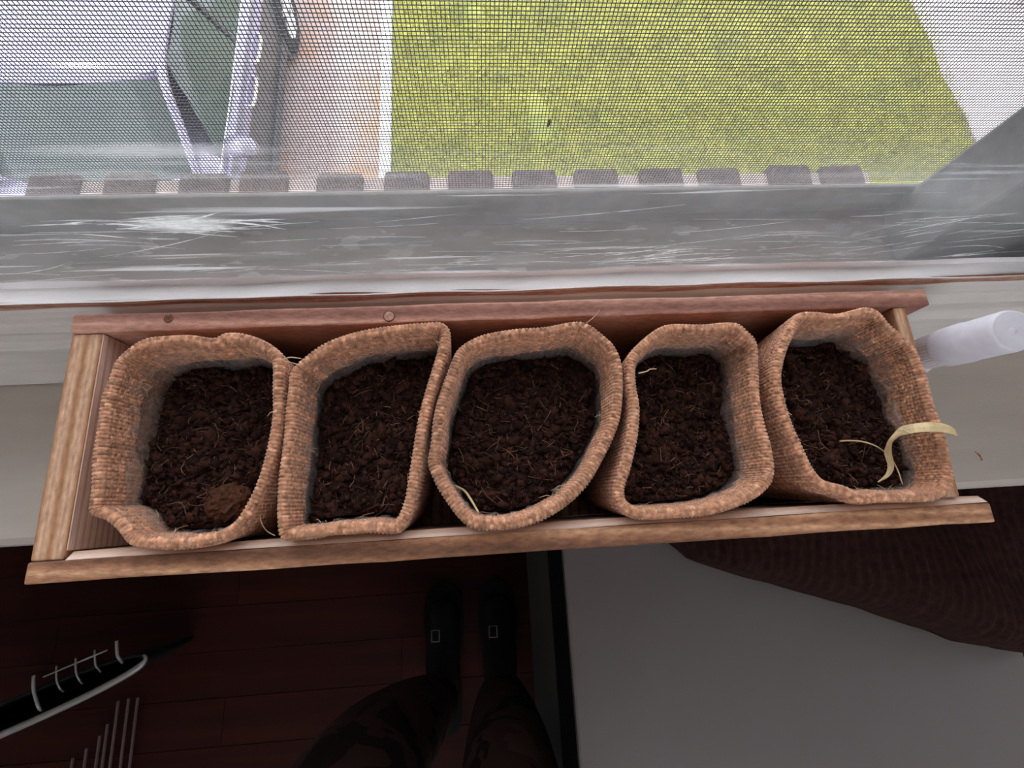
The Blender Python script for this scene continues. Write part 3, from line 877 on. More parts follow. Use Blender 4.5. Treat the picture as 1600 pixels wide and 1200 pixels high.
sb_ = rough_box(0.0, 0.0132, 0.0088, Wd - 0.0094, 0.0005, HB - 0.001).build('side_board', 'wood_side', box)
MB().box(0.0134, 0.0140, 0.0124, Wd - 0.0096, 0.0105, HB - 0.0014).build('pale_lit_inner_face', 'wood_pale_side', sb_)  # thin slab, its pale colour includes the light falling on it
rough_box(0.4005, 0.4075, 0.0121, Wd - 0.0094, 0.0005, HB - 0.001).build('side_board', 'wood_side', box)
MB().box(0.0135, 0.4003, 0.0121, Wd - 0.0094, 0.0008, 0.010).build('base_board', 'wood_side', box)
MB().lathe([(0.0023, 0), (0.0022, 0.0009), (0.0016, 0.0011), (0.0001, 0.0008)], (0.0426, 0.1135, HB - 0.0006), (0, 0, 1), 14).build('knot', 'knot', bb)
MB().lathe([(0.0029, 0), (0.0029, 0.0008), (0.0024, 0.0009)], (0.1441, 0.1112, HB - 0.0006), (0, 0, 1), 16).build('knot', 'knot', bb)
MB().lathe([(0.0024, 0.0003), (0.0023, 0.0009), (0.0001, 0.0010)], (0.1441, 0.1112, HB - 0.0006), (0, 0, 1), 16).build('knot', 'knot_pale', bb)

# ------------------------------------------------------------------ burlap bags
RIMS = [
 [(285,911),(343,977),(416,1013),(565,1023),(680,1003),(736,1023),(818,1013),(901,980),(969,926),(992,871),(1001,758),(1004,638),(991,500),(973,412),(946,326),(904,231),(866,170),(817,133),(747,111),(605,105),(482,117),(423,140),(380,189),(327,234),(266,268),(261,374),(250,537),(253,720),(268,827)],
 [(1033,833),(1093,899),(1175,957),(1290,999),(1463,1031),(1614,1041),(1697,1041),(1731,996),(1723,908),(1692,806),(1656,686),(1626,557),(1605,433),(1588,333),(1563,216),(1526,141),(1487,113),(1391,124),(1314,123),(1226,123),(1160,115),(1074,113),(1026,123),(1010,210),(1012,344),(1013,485),(1014,629),(1022,737)],
 [(1755,889),(1812,945),(1902,983),(2038,1004),(2173,1005),(2311,1020),(2377,1004),(2453,940),(2499,885),(2522,796),(2513,671),(2485,539),(2430,433),(2364,332),(2304,262),(2213,187),(2108,135),(2003,107),(1903,103),(1803,119),(1746,166),(1697,237),(1647,330),(1625,402),(1642,484),(1656,599),(1678,685),(1714,784)],
 [(2558,835),(2624,909),(2712,970),(2797,993),(2935,988),(3087,986),(3148,938),(3191,881),(3185,769),(3161,634),(3153,502),(3155,376),(3138,263),(3083,194),(2983,145),(2854,113),(2728,107),(2579,107),(2492,120),(2431,172),(2423,247),(2463,347),(2499,458),(2533,596),(2533,716)],
 [(3354,960),(3420,1024),(3506,1028),(3618,1014),(3753,1040),(3835,1020),(3889,947),(3966,858),(3995,765),(4006,624),(4010,489),(4015,357),(4005,232),(3970,157),(3886,113),(3752,113),(3622,120),(3528,117),(3448,155),(3353,190),(3299,255),(3262,356),(3232,471),(3220,603),(3229,726),(3279,848)]]
BAG = ['burlap bag with a flared rim corner, beside the bare end board',
       'burlap bag of soil with a straight folded side, second from the bare end board',
       'roundest burlap bag of soil, the middle one of the five in the planter',
       'narrow burlap bag of soil between the round middle bag and the bag with straw',
       'burlap bag of soil with a straw blade over its rim, next to the spray bottle']
SOIL = ['dark coir soil holding a crumbly brown clod', 'dark coir soil in the bag with the straight folded side',
        'dark coir soil in the round middle bag', 'dark coir soil in the narrow bag next to the round one', 'dark coir soil under the yellow straw blade']

def closed_curve(pts, n):
    P = np.array(pts, float) * 1e-4
    m = len(P)
    fine = []
    for i in range(m):
        a, b, c, d = P[i - 1], P[i], P[(i + 1) % m], P[(i + 2) % m]
        for u in np.linspace(0, 1, 24, endpoint=False):
            fine.append(0.5 * ((2 * b) + (c - a) * u + (2 * a - 5 * b + 4 * c - d) * u * u + (3 * b - a - 3 * c + d) * u ** 3))
    Q = np.array(fine)
    s = np.r_[0, np.cumsum(np.linalg.norm(np.diff(np.r_[Q, Q[:1]], axis=0), axis=1))]
    t = np.linspace(0, s[-1], n, endpoint=False)
    Qc = np.r_[Q, Q[:1]]
    return np.stack([np.interp(t, s, Qc[:, 0]), np.interp(t, s, Qc[:, 1])], 1), s[-1]

def inward(R):
    t = np.roll(R, -1, 0) - np.roll(R, 1, 0)
    for _ in range(10):
        t = (np.roll(t, 1, 0) + t + np.roll(t, -1, 0)) / 3
    t /= np.linalg.norm(t, axis=1)[:, None]
    return np.stack([t[:, 1], -t[:, 0]], 1)        # outlines run clockwise seen from above

def ring_noise(n, seed, k=9):
    r = np.random.default_rng(seed)
    a = np.linspace(0, 2 * np.pi, n, endpoint=False)
    v = sum(r.normal() / (j ** 0.7) * np.sin(j * a + r.uniform(0, 6.3)) for j in range(1, k))
    return v / (np.abs(v).max() + 1e-9)

YP = 0.00170     # yarn pitch
def bag(idx, pts):
    per = closed_curve(pts, 400)[1]
    ny = int(round(per / YP / 2)) * 2
    n = ny * 4
    R, per = closed_curve(pts, n)
    I = inward(R)
    cen = R.mean(0)
    zt = 0.128 + 0.0022 * ring_noise(n, 40 + idx)              # rim height wanders
    hem = 0.0165 + 0.0055 * ring_noise(n, 60 + idx, 16)         # folded hem inside, uneven depth
    th = 0.0046
    phase = np.arange(n) / 4.0                                 # yarn coordinate round the bag
    rows, vco = [], []
    ds = YP / 4
    # outside, bottom to top
    zs = [0.0105, 0.02, 0.035, 0.05, 0.06, 0.066] + list(np.arange(0.068, 0.1262, ds))
    s = 0
    xmin, xmax, ymin, ymax = 0.0148, 0.3995, 0.0131, Wd - 0.0102
    for k, z in enumerate(zs):
        q = (z - 0.0105) / (0.1262 - 0.0105)
        sc = 0.80 + 0.20 * q ** 0.8
        P = cen + (R - cen) * sc
        if z < HB + 0.0015:
            P[:, 0] = np.clip(P[:, 0], xmin, xmax); P[:, 1] = np.clip(P[:, 1], ymin - max(0.0, z - 0.117) * 0.6, ymax)
        zz = z + (zt - 0.128) * q
        rows.append((P, zz, -I)); vco.append(s)
        s += ds if k >= 6 else YP * 4
    # over the top fold
    for a in np.linspace(0, math.pi, 12)[1:]:
        off = th / 2 * (1 - math.cos(a)); up_ = math.sin(a) * 0.0022
        P = R + I * off
        d = -I * math.cos(a)
        rows.append((P, zt - 0.0018 + up_, (d, math.sin(a)))); s += ds; vco.append(s)
    # inside, down the hem
    nr = int(0.0185 / ds)
    for k in range(1, nr + 1):
        f = k / nr
        wob = 0.0006 * ring_noise(n, 80 + idx, 30)
        P = R + I * (th + 0.0012 * f + wob * f)[:, None] if isinstance(wob, np.ndarray) else R
        rows.append((P, zt - 0.0018 - hem * f, I)); s += ds; vco.append(s)
    m = len(rows)
    V = np.empty((m, n, 3)); T = np.empty((m, n))
    gy = np.random.default_rng(300 + idx); warp = gy.uniform(0.66, 1.18, ny + 2); weft = gy.uniform(0.66, 1.18, 4000)
    amp = 0.00050
    for k, (P, z, d) in enumerate(rows):
        v = vco[k] / YP
        cu, cv = np.floor(phase + 0.5), math.floor(v + 0.5)
        fu = phase + 0.5 - cu - 0.5; fv = v + 0.5 - cv - 0.5      # -.5 .. .5 inside a crossing
        over = ((cu + cv) % 2) == 0
        hw = np.cos(np.pi * fu) ** 0.5 * (0.45 + 0.55 * math.cos(math.pi * fv))
        hf = max(math.cos(math.pi * fv), 0) ** 0.5 * (0.45 + 0.55 * np.cos(np.pi * fu))
        h = amp * (np.where(over, hw, hf) * 1.9 - 0.9)
        h = h * (0.85 + 0.3 * np.sin(cu * 12.9898 + cv * 78.233))
        T[k] = np.where(over, warp[(cu % ny).astype(int)], weft[int(cv) % 4000]) * (0.74 + 0.46 * np.modf(np.abs(np.sin(cu * 12.9898 + cv * 78.233) * 43758.5453))[0])
        if isinstance(d, tuple):
            V[k, :, :2] = P + d[0] * h[:, None]; V[k, :, 2] = z + d[1] * h
        else:
            V[k, :, :2] = P + d * h[:, None]; V[k, :, 2] = z
    if idx >= 0:
        pass
    i = np.arange(n); j = np.arange(m - 1)
    A = (j[:, None] * n + i[None]); B = (j[:, None] * n + (i[None] + 1) % n)
    F = np.stack([A, A + n, B + n, B], -1).reshape(-1, 4)
    t = empty('burlap_bag', (cen[0], cen[1], 0.0105))
    tag(t, BAG[idx], 'burlap bag', 'burlap bags in the planter')
    fo = np_obj('fabric', V.reshape(-1, 3), F, 'burlap', t, True)
    ta = fo.data.attributes.new('yarn_tone', 'FLOAT', 'POINT'); ta.data.foreach_set('value', T.astype(np.float32).ravel())
    # bottom of the bag
    Pb = rows[0][0][::8]
    mesh_obj('bottom', [(x, y, 0.0107) for x, y in Pb], [tuple(range(len(Pb)))], 'fibre', t)
    # clear plastic liner showing below the hem
    st = 6
    Rl, Il = R[::st], I[::st]
    nl = len(Rl); Vl = []
    r_ = np.random.default_rng(idx)
    crimp = 0.0009 * np.sin(np.arange(nl) * 1.7 + idx) + 0.0004 * r_.normal(size=nl)
    for f, (o_, dz) in enumerate(((0.0052, 0.0110), (0.0060, 0.0150), (0.0064, 0.0195), (0.0068, 0.0240), (0.0074, 0.0290), (0.0082, 0.0350), (0.0090, 0.0420))):
        P = Rl + Il * (o_ + crimp * (1 - f / 7))[:, None]
        zz = zt[::st] - dz - (0.004 * ring_noise(nl, 90 + idx, 12) if f == 0 else 0)
        Vl.append(np.c_[P, zz])
    Vl = np.concatenate(Vl)
    i = np.arange(nl); j = np.arange(6)
    A = (j[:, None] * nl + i[None]); B = (j[:, None] * nl + (i[None] + 1) % nl)
    np_obj('plastic_liner', Vl, np.stack([A, B, B + nl, A + nl], -1).reshape(-1, 4), 'liner', t, True)
    # frayed fibres standing off rim and hem
    fb = MB()
    for k in range(46):
        c = random.randrange(n)
        inn = random.random() < 0.6
        o_ = th + 0.0015 if inn else th * random.random()
        z0 = zt[c] - (hem[c] * random.uniform(0.75, 1.0) if inn else 0.0012)
        p = R[c] + I[c] * o_
        d = Vector((I[c][0] * random.uniform(0.2, 1), I[c][1] * random.uniform(0.2, 1), random.uniform(-0.8, 0.3) if inn else random.uniform(0.1, 0.7)))
        tang = Vector((-I[c][1], I[c][0], 0)) * random.uniform(-1, 1)
        ln = random.uniform(0.0015, 0.0045)
        p = Vector((p[0], p[1], z0))
        fb.tube([p, p + (d + tang) * ln * .5, p + (d * 0.8 + tang * 1.6) * ln], 0.00016, 3, 0.00008)
    tag(fb.build('frayed_fibres', 'fibre', t), kind='stuff')
    return t, R, I, zt, cen

def soil(idx, R, I, zt, cen):
    n = 150
    Rr = R[np.linspace(0, len(R), n, endpoint=False).astype(int)]
    Ir = I[np.linspace(0, len(R), n, endpoint=False).astype(int)]
    E_ = Rr + Ir * 0.0072
    rings = 46
    def hz(x, y):
        p = Vector((x, y, idx * 3.0))
        d = 0.0036 * noise.noise(p * 55) + 0.0028 * noise.noise(p * 140) + 0.0022 * noise.noise(p * 330) + 0.0012 * noise.noise(p * 760)
        return 0.1045 + d - 0.11 * (y - 0.055)
    V = []
    for k in range(rings):
        f = (k + 0.5) / rings
        P = cen + (E_ - cen) * f
        for x, y in P: V.append((x, y, hz(x, y)))
    # skirt down into the bag
    for dz, sc in ((0.010, 0.985), (0.080, 0.80)):
        P = cen + (E_ - cen) * sc
        for x, y in P: V.append((x, y, 0.1000 - dz))
    V = np.array(V)
    rr = rings + 2
    i = np.arange(n); j = np.arange(rr - 1)
    A = (j[:, None] * n + i[None]); B = (j[:, None] * n + (i[None] + 1) % n)
    F = np.stack([A, A + n, B + n, B], -1).reshape(-1, 4)
    t = np_obj('potting_soil', V, F, 'soil')
    tag(t, SOIL[idx], 'soil', 'soil in the burlap bags', 'stuff')
    mesh_obj('soil_core', [(*(cen + (p - cen) * 0.5 / rings), hz(*cen)) for p in E_], [tuple(range(n - 1, -1, -1))], 'soil', t)
    # crumbs
    g = np.random.default_rng(idx + 5)
    nc = 6000
    f = np.sqrt(g.uniform(0, 1, nc)) * 0.965
    e = E_[g.integers(0, n, nc)]
    P = cen + (e - cen) * f[:, None]
    z = np.array([hz(x, y) for x, y in P])
    r = g.gamma(1.8, 0.00034, nc).clip(0.00025, 0.0024)
    octa = np.array([(1, 0, 0), (-1, 0, 0), (0, 1, 0), (0, -1, 0), (0, 0, 1), (0, 0, -1)], float)
    of = np.array([(0, 2, 4), (2, 1, 4), (1, 3, 4), (3, 0, 4), (2, 0, 5), (1, 2, 5), (3, 1, 5), (0, 3, 5)])
    W = octa[None] * r[:, None, None] * g.uniform(0.5, 1.5, (nc, 6, 1))
    a = g.uniform(0, 6.3, nc); ca, sa = np.cos(a), np.sin(a)
    stretch = g.uniform(0.7, 2.2, nc)
    X = W[:, :, 0] * stretch[:, None]; Y = W[:, :, 1]
    W = np.stack([X * ca[:, None] - Y * sa[:, None], X * sa[:, None] + Y * ca[:, None], W[:, :, 2]], -1)
    W += np.stack([P[:, 0], P[:, 1], z + r * 0.3], -1)[:, None, :]
    tag(np_obj('soil_crumbs', W.reshape(-1, 3), (of[None] + (np.arange(nc) * 6)[:, None, None]).reshape(-1, 3), 'crumb', t), kind='stuff')
    # coir fibres lying on the soil
    fb = MB()
    for k in range(150):
        ff = math.sqrt(random.random()) * 0.9
        e = E_[random.randrange(n)]
        p = cen + (e - cen) * ff
        a = random.uniform(0, 6.3); ln = random.choice((0.003, 0.005, 0.008, 0.012))
        bend = random.uniform(-1.2, 1.2)
        pp = []
        x, y = p
        for q in range(5):
            if np.hypot(*((np.array((x, y)) - cen))) > np.hypot(*(e - cen)) * 0.97: break
            pp.append((x, y, hz(x, y) + 0.0012 + 0.0008 * math.sin(q * 1.6 + k)))
            x += math.cos(a) * ln / 4; y += math.sin(a) * ln / 4; a += bend / 4
        if len(pp) > 2: fb.tube(pp, random.choice((0.00012, 0.00016, 0.00022)), 4)
    tag(fb.build('coir_fibres', 'coir_fibre', t), kind='stuff')
    return t, hz

bags, soils = [], []
for i_, pts in enumerate(RIMS):
    bags.append(bag(i_, pts))
    soils.append(soil(i_, *bags[-1][1:]))
# crumbly clod in the first bag
def clod(c, r):
    bm = bmesh.new()
    bmesh.ops.create_icosphere(bm, subdivisions=4, radius=1)
    for v in bm.verts:
        d = v.co.normalized()
        k = 1 + 0.25 * noise.noise(d * 2.1 + Vector((4, 2, 1))) + 0.22 * noise.noise(d * 5.5) + 0.14 * noise.noise(d * 12)
        v.co = Vector((d.x * r * 1.25, d.y * r, d.z * r * 0.7)) * k
    bm.verts.index_update()
    vs = [Vector(c) + v.co for v in bm.verts]
    fs = [[v.index for v in f.verts] for f in bm.faces]
    bm.free()
    o = mesh_obj('soil_clod', vs, fs, 'clod')
    return tag(o, 'crumbly brown clod of coir lying in the bag with the flared rim corner', 'soil clod')
clod((0.0715, 0.0285, 0.1090), 0.0078)

# loose threads that belong to the bags
def thread(bagi, pts, r, material='fibre', name='loose_thread'):
    return MB().tube(smooth_curve(pts, 14), r, 5, r * 0.6).build(name, material, bags[bagi][0], True)
thread(0, [(0.0985, 0.0885, 0.1275), (0.1030, 0.0886, 0.1305), (0.1084, 0.0876, 0.1315)], 0.00030)
thread(0, [(0.0990, 0.0880, 0.1280), (0.1040, 0.0862, 0.1300), (0.1092, 0.0845, 0.1295)], 0.00024)
thread(0, [(0.0893, 0.0240, 0.1180), (0.0897, 0.0190, 0.1160), (0.0925, 0.0155, 0.1170), (0.0978, 0.0133, 0.1210)], 0.00034)
thread(3, [(0.2600, 0.0760, 0.1265), (0.2640, 0.0768, 0.1262), (0.2660, 0.0780, 0.1255), (0.2695, 0.0783, 0.1245)], 0.00032)
thread(2, [(0.2370, 0.1005, 0.1290), (0.2400, 0.1020, 0.1325), (0.2425, 0.1045, 0.1350)], 0.00022)
# dry stalk and straw lying in the bags
def lying(name, pts, radii, label, cat, flat=1.0):
    c = smooth_curve(pts, 30)
    rr = [radii[0] + (radii[1] - radii[0]) * abs(i / 30 - radii[2]) for i in range(31)]
    return tag(MB().tube(c, rr, 8, None, flat).build(name, 'straw', None, True), label, cat)
lying('dry_stalk', [(0.1725, 0.0305, 0.1100), (0.1770, 0.0278, 0.1120), (0.1800, 0.0235, 0.1135), (0.1832, 0.0178, 0.1180)], (0.00055, 0.0003, 0.5), 'short pale dry stalk leaning on the rim of the round middle bag', 'dry stalk')
def ribbon(name, pts, wid, label, cat):
    """a dried blade: a thin twisting strip with thickness"""
    c = smooth_curve(pts, 40)
    V, F = [], []
    for i, p in enumerate(c):
        f = i / 40
        d = (c[min(i + 1, 40)] - c[max(i - 1, 0)]).normalized()
        a = d.cross(Vector((0.15 * math.sin(f * 5), 0.25, 1))).normalized()
        nrm = d.cross(a).normalized()
        w = wid * min(1.0, 0.12 + 2.4 * (1 - f)) * (0.75 + 0.25 * min(1, f * 4)) * (1 - 0.25 * math.exp(-((f - .5) / .06) ** 2))
        for s, h in ((-1, 0.00015), (0, 0.0), (1, 0.00015), (0, -0.0002)):
            V.append(p + a * (w * s) + nrm * h)
    for i in range(40):
        for k in range(4):
            q, r = i * 4 + k, i * 4 + (k + 1) % 4
            F.append((q, r, r + 4, q + 4))
    F += [(3, 2, 1, 0), (160, 161, 162, 163)]
    return tag(mesh_obj(name, V, F, 'straw', None, False), label, cat)
ribbon('dried_straw', [(0.4012, 0.0398, 0.1296), (0.4010, 0.0408, 0.1316), (0.3960, 0.0426, 0.1326), (0.3885, 0.0436, 0.1320), (0.3830, 0.0434, 0.1260), (0.3815, 0.0398, 0.1190), (0.3825, 0.0350, 0.1140), (0.3835, 0.0285, 0.1125), (0.3815, 0.0240, 0.1115), (0.3760, 0.0208, 0.1110)], 0.0024,
       'yellow dried straw blade bent over the rim beside the spray bottle', 'straw')
MB().tube(smooth_curve([(0.3620, 0.0415, 0.1105), (0.3680, 0.0413, 0.1110), (0.3740, 0.0402, 0.1115), (0.3800, 0.0372, 0.1118), (0.3842, 0.0325, 0.1120), (0.3865, 0.0265, 0.1120), (0.3868, 0.0190, 0.1125)], 30), 0.00042, 6, 0.0003).build('thin_straw', 'straw', None, True)
tag(bpy.data.objects['thin_straw'], 'thin pale straw stem lying under the yellow straw blade', 'straw')

# ------------------------------------------------------------------ spray bottle
def bottle():
    top = Vector((0.4290, 0.0836, 0.1460)); low = Vector((0.4386, 0.0907, 0.0900))
    ax = (top - low).normalized()
    base = low - ax * ((low.z - 0.0028) / ax.z)
    H = (top - base).length
    t = empty('spray_bottle', base)
    tag(t, 'white translucent spray bottle with clear cap leaning at the end of the planter', 'spray bottle')
    MB().lathe([(0.001, 0), (0.0105, 0.0), (0.0118, 0.0015), (0.0118, H - 0.068), (0.0112, H - 0.062), (0.0085, H - 0.057), (0.0075, H - 0.053), (0.001, H - 0.053)], base, ax, 40).build('bottle_body', 'white_plastic', t, True)
    # ribbed collar
    V = MB()
    prof = [(0.0080, H - 0.0545), (0.0090, H - 0.054), (0.0090, H - 0.0385), (0.0080, H - 0.038)]
    V.lathe(prof, base, ax, 40)
    a = ax.orthogonal().normalized(); b = ax.cross(a)
    for k in range(36):
        th = 2 * math.pi * k / 36
        d = a * math.cos(th) + b * math.sin(th)
        V.tube([base + ax * (H - 0.0535) + d * 0.0090, base + ax * (H - 0.039) + d * 0.0090], 0.00030, 5)
    V.build('ribbed_collar', 'white_plastic', t, False)
    MB().lathe([(0.0050, H - 0.038), (0.0055, H - 0.030), (0.0042, H - 0.028), (0.0042, H - 0.016), (0.0050, H - 0.014), (0.0050, H - 0.010), (0.001, H - 0.010)], base, ax, 24).build('spray_nozzle', 'white_plastic', t, True)
    cap = MB()
    cap.lathe([(0.0103, H - 0.0385), (0.0104, H - 0.0255), (0.0100, H - 0.0250), (0.0098, H - 0.0020), (0.0092, H - 0.0004), (0.0086, H), (0.0080, H - 0.0008), (0.0010, H - 0.0012)], base, ax, 48, False)
    cap.lathe([(0.0096, H - 0.0385), (0.0093, H - 0.0250), (0.0091, H - 0.0030), (0.0006, H - 0.0032)], base, ax, 48, False)
    cap.lathe([(0.0016, H - 0.0012), (0.0012, H - 0.0003), (0.0003, H - 0.0001)], base, ax, 12, False)
    cap.build('clear_cap', 'cap_plastic', t, True)
bottle()

# ------------------------------------------------------------------ things under the sill
def cabinet():
    t = empty('white_cabinet', (0.54, -0.25, FLOOR))
    tag(t, 'low cabinet with a smooth white top standing under the window', 'cabinet')
    zt = -0.25
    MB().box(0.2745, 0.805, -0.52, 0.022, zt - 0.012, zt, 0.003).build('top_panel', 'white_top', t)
    MB().box(0.2760, 0.803, -0.518, 0.020, zt - 0.16, zt - 0.0125).build('dark_band', 'black_plastic', t)
    MB().box(0.2775, 0.802, -0.516, 0.019, FLOOR + 0.02, zt - 0.1605).build('body', 'grey_panel', t)
    MB().box(0.29, 0.79, -0.50, 0.0, FLOOR, FLOOR + 0.0195).build('plinth', 'black_plastic', t)
    MB().box(0.285, 0.795, -0.530, -0.5165, FLOOR + 0.03, zt - 0.18, 0.003).build('door', 'grey_panel', t)
    MB().tube([(0.32, -0.532, -0.50), (0.32, -0.545, -0.51), (0.32, -0.545, -0.60), (0.32, -0.532, -0.61)], 0.005, 8).build('handle', 'grey_metal', t)
cabinet()

def cordcloth():
    """ribbed dark brown cloth bunched on the cabinet against the wall"""
    zb = -0.2495
    xs = np.linspace(0.372, 0.800, 230); ny_ = 60
    front = lambda x: np.interp(x, [0.372, 0.398, 0.420, 0.470, 0.596, 0.720, 0.78, 0.98], [-0.012, -0.027, -0.049, -0.068, -0.109, -0.156, -0.172, -0.20])
    V = []
    for x in xs:
        yf = float(front(x)) + 0.003 * noise.noise(Vector((x * 30, 1, 1)))
        for j in range(ny_ + 1):
            f = j / ny_
            y = 0.020 + (yf - 0.020) * f
            lift = (1 - abs(2 * f - 1) ** 4) ** 0.5 if f > 0.5 else 1.0
            grow = min(1, (x - 0.372) / 0.08) ** 0.6
            hgt = 0.078 * grow + 0.012 * noise.noise(Vector((x * 9, y * 12, 4)))
            rib = 0.0019 * math.sin((x + 0.35 * (y + 0.1) ** 2 + 0.004 * noise.noise(Vector((x * 12, y * 16, 0)))) * 2 * math.pi / 0.0105)
            z = zb + max(0.002, (hgt + 0.015 * math.sin(x * 24 + y * 18) * grow + rib) * lift)
            V.append((x, y, z))
    k = len(V)
    V += [(x, y, zb) for x, y, z in V]
    w = ny_ + 1
    F = []
    for i in range(len(xs) - 1):
        for j in range(ny_):
            a = i * w + j
            F.append((a, a + 1, a + w + 1, a + w)); F.append((k + a, k + a + w, k + a + w + 1, k + a + 1))
    for i in range(len(xs) - 1):
        for j in (0, ny_):
            a = i * w + j
            F.append((a, a + w, k + a + w, k + a))
    for j in range(ny_):
        for i in (0, len(xs) - 1):
            a = i * w + j
            F.append((a, k + a, k + a + 1, a + 1))
    o = np_obj('corduroy_cloth', V, F, 'cloth', None, True)
    tag(o, 'dark brown ribbed cloth bunched on the white cabinet under the sill', 'cloth')
cordcloth()

def basket():
    """dark oval basket with a pale rim and bent wires, on the floor by the wall"""
    c = Vector((-0.60, -0.258, FLOOR))
    zt = -0.60
    t = empty('oval_basket', c)
    tag(t, 'dark oval basket with a pale grey rim and bent wires inside', 'basket')
    d = Vector((0.945, 0.33, 0)).normalized(); e = Vector((-d.y, d.x, 0))
    def ov(a, s, z):
        return c + d * (0.215 * s * math.cos(a)) + e * (0.022 * s * math.copysign(abs(math.sin(a)) ** 0.8, math.sin(a))) + Vector((0, 0, z - FLOOR))
    n = 48
    V, F = [], []
    prof = [(0.70, FLOOR + .002), (0.80, FLOOR + .06), (0.92, FLOOR + .16), (1.0, zt), (0.96, zt), (0.88, FLOOR + .16), (0.76, FLOOR + .06), (0.66, FLOOR + .01)]
    for s, z in prof:
        V += [ov(2 * math.pi * k / n, s, z) for k in range(n)]
    for i in range(len(prof) - 1):
        for k in range(n):
            a, b = i * n + k, i * n + (k + 1) % n
            F.append((a, b, b + n, a + n))
    F.append(tuple(range(n - 1, -1, -1))); F.append(tuple((len(prof) - 1) * n + k for k in range(n)))
    mesh_obj('basket_shell', V, F, 'black_plastic', t, True)
    MB().tube([ov(math.pi * (1.0 + 1.06 * k / 40), 1.01, zt + .003) for k in range(41)], [0.0055 - 0.004 * max(0, (k - 34) / 6) for k in range(41)], 8).build('rim', 'grey_metal', t, True)
    MB().tube([ov(math.pi * (0.06 + 0.94 * k / 40), 1.01, zt + .003) for k in range(41)], 0.003, 6).build('rim', 'black_plastic', t, True)
    for k, (u, ln) in enumerate(((-0.03, 0.05), (0.005, 0.036), (0.035, 0.036), (0.065, 0.03), (0.10, 0.03))):
        p = c + d * (u + 0.085) + e * 0.022 + Vector((0, 0, zt - FLOOR + 0.012))
        q = [p + e * 0.022, p + e * 0.0 + Vector((0, 0, .004)), p - e * (ln - .022) + Vector((0, 0, .0)), p - e * (ln - .016) - d * 0.012 - Vector((0, 0, .02))]
        MB().tube(smooth_curve(q, 12), 0.0026 if k in (0, 4) else 0.0015, 6).build('bent_wire', 'grey_metal', t, True)
    q = [c + d * 0.07 + e * .036 + Vector((0, 0, zt - FLOOR + .014)), c + d * 0.17 + e * .036 + Vector((0, 0, zt - FLOOR + .014))]
    MB().tube(q, 0.0013, 6).build('bent_wire', 'grey_metal', t, True)
basket()
def rods():
    t = empty('wire_rack', (-0.60, -0.42, FLOOR))
    tag(t, 'low rack of thin pale rods on the dark floor beside the basket', 'rack')
    for k, (x, y1) in enumerate(((-0.632, -0.395), (-0.610, -0.375), (-0.598, -0.355), (-0.583, -0.315), (-0.563, -0.312), (-0.545, -0.312), (-0.656, -0.41))):
        MB().tube([(x, -0.62, FLOOR + 0.018), (x - 0.002, y1, FLOOR + 0.018)], 0.0028, 6).build('rod', 'pale_rod', t)
    for y in (-0.50, -0.60):
        MB().tube([(-0.67, y, FLOOR + 0.011), (-0.535, y, FLOOR + 0.011)], 0.0042, 6).build('cross_bar', 'pale_rod', t)
    for x in (-0.66, -0.545):
        for y in (-0.50, -0.60):
            MB().lathe([(0.006, 0), (0.006, 0.008), (0.003, 0.010)], (x, y, FLOOR + 0.0005), (0, 0, 1), 10).build('foot', 'black_plastic', t)
rods()

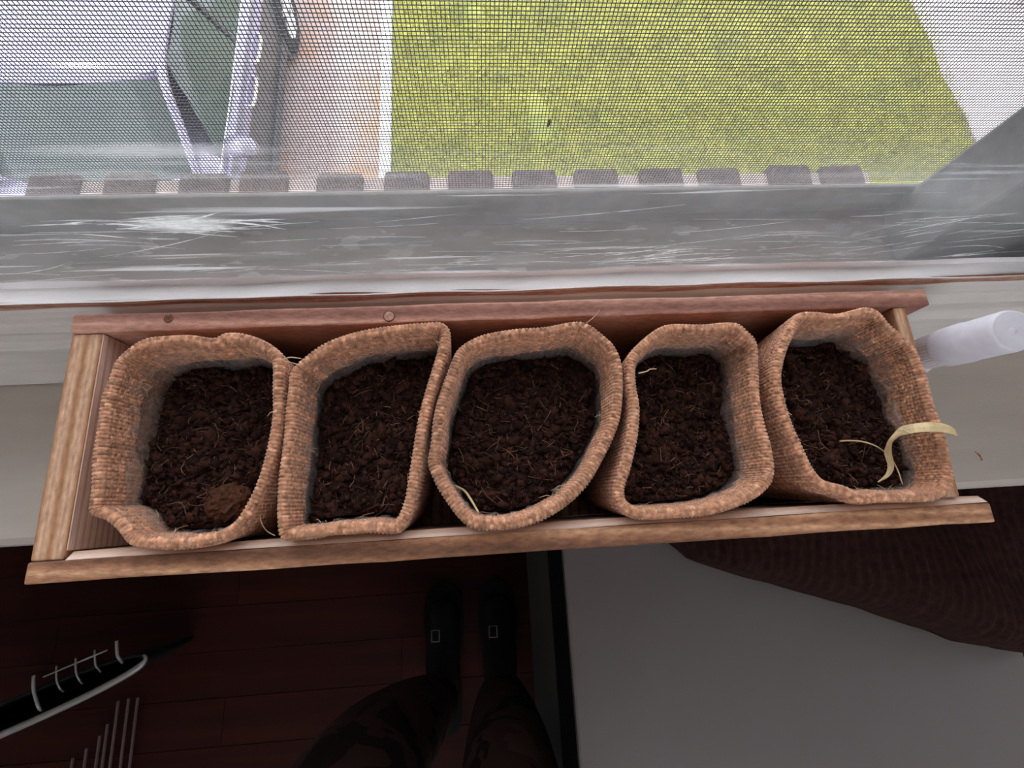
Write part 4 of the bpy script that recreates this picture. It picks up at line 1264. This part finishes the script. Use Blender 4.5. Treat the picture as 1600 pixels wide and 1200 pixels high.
# ------------------------------------------------------------------ the person standing at the window (seen from the waist down)
def skinned(name, verts, edges, radii, material, parent, root=0, sub=2):
    me = bpy.data.meshes.new(name)
    off = parent_offset(parent)
    me.from_pydata([tuple(Vector(v) - off) for v in verts], edges, [])
    o = bpy.data.objects.new(name, me)
    link(o, parent)
    bpy.context.view_layer.objects.active = o
    sk = o.modifiers.new('skin', 'SKIN'); sk.use_smooth_shade = True
    for i, r in enumerate(radii):
        sv = me.skin_vertices[0].data[i]
        sv.radius = r if isinstance(r, tuple) else (r, r)
        sv.use_root = (i == root)
    sb = o.modifiers.new('sub', 'SUBSURF'); sb.levels = sub; sb.render_levels = sub
    me.materials.append(M[material])
    return o
def person():
    t = empty('person', (0.12, -0.34, FLOOR))
    tag(t, 'person in dark camouflage trousers and black shoes standing before the window', 'person')
    zf = FLOOR
    hipz = 0.02
    V = [(0.125, -0.46, hipz + .02), (0.125, -0.47, hipz + .16), (0.125, -0.48, hipz + .34)]
    E_ = [(0, 1), (1, 2)]; Rd = [(.13, .10), (.14, .10), (.15, .105)]
    for s, (xh, xk, xa) in ((-1, (0.000, 0.005, 0.085)), (1, (0.200, 0.205, 0.205))):
        b = len(V)
        V += [(xh, -0.44, hipz - .08), ((xh + xk) / 2, -0.36, -0.24), (xk, -0.305, zf + .46), ((xk + xa) / 2, -0.315, zf + .26), (xa, -0.335, zf + .09)]
        E_ += [(0, b), (b, b + 1), (b + 1, b + 2), (b + 2, b + 3), (b + 3, b + 4)]
        Rd += [.110, .105, .090, .070, .050] if s < 0 else [.082, .076, .068, .058, .046]
    skinned('trousers', V, E_, Rd, 'camo', t, 0)
    for xa in (0.085, 0.205):
        sh = skinned('shoe', [(xa, -0.350, zf + .085), (xa, -0.345, zf + .045), (xa, -0.395, zf + .036), (xa, -0.270, zf + .040), (xa, -0.195, zf + .030), (xa, -0.160, zf + .024)],
                     [(0, 1), (1, 2), (1, 3), (3, 4), (4, 5)], [.040, .042, .034, (.038, .036), (.042, .028), (.030, .020)], 'shoe', t, 1)
        ol = smooth_curve([(xa, -0.435, 0), (xa - .030, -0.42, 0), (xa - .034, -0.36, 0), (xa - .033, -0.30, 0), (xa - .044, -0.22, 0), (xa - .036, -0.155, 0), (xa, -0.130, 0), (xa + .036, -0.155, 0), (xa + .044, -0.22, 0), (xa + .033, -0.30, 0), (xa + .034, -0.36, 0), (xa + .030, -0.42, 0), (xa, -0.435, 0)], 48)[:-1]
        nn = len(ol)
        mesh_obj('shoe_sole', [(p.x, p.y, zf + .0015) for p in ol] + [(p.x, p.y, zf + .012) for p in ol], [tuple(range(nn)), tuple(range(2 * nn - 1, nn - 1, -1))] + [(i, i + nn, (i + 1) % nn + nn, (i + 1) % nn) for i in range(nn)], 'black_plastic', t)
        q = [(xa - .020, -0.235, zf + .083), (xa - .004, -0.235, zf + .085), (xa - .004, -0.215, zf + .079), (xa - .020, -0.215, zf + .077), (xa - .020, -0.235, zf + .083)]
        MB().tube(q, 0.0013, 5).build('shoe_buckle', 'grey_metal', t)
person()
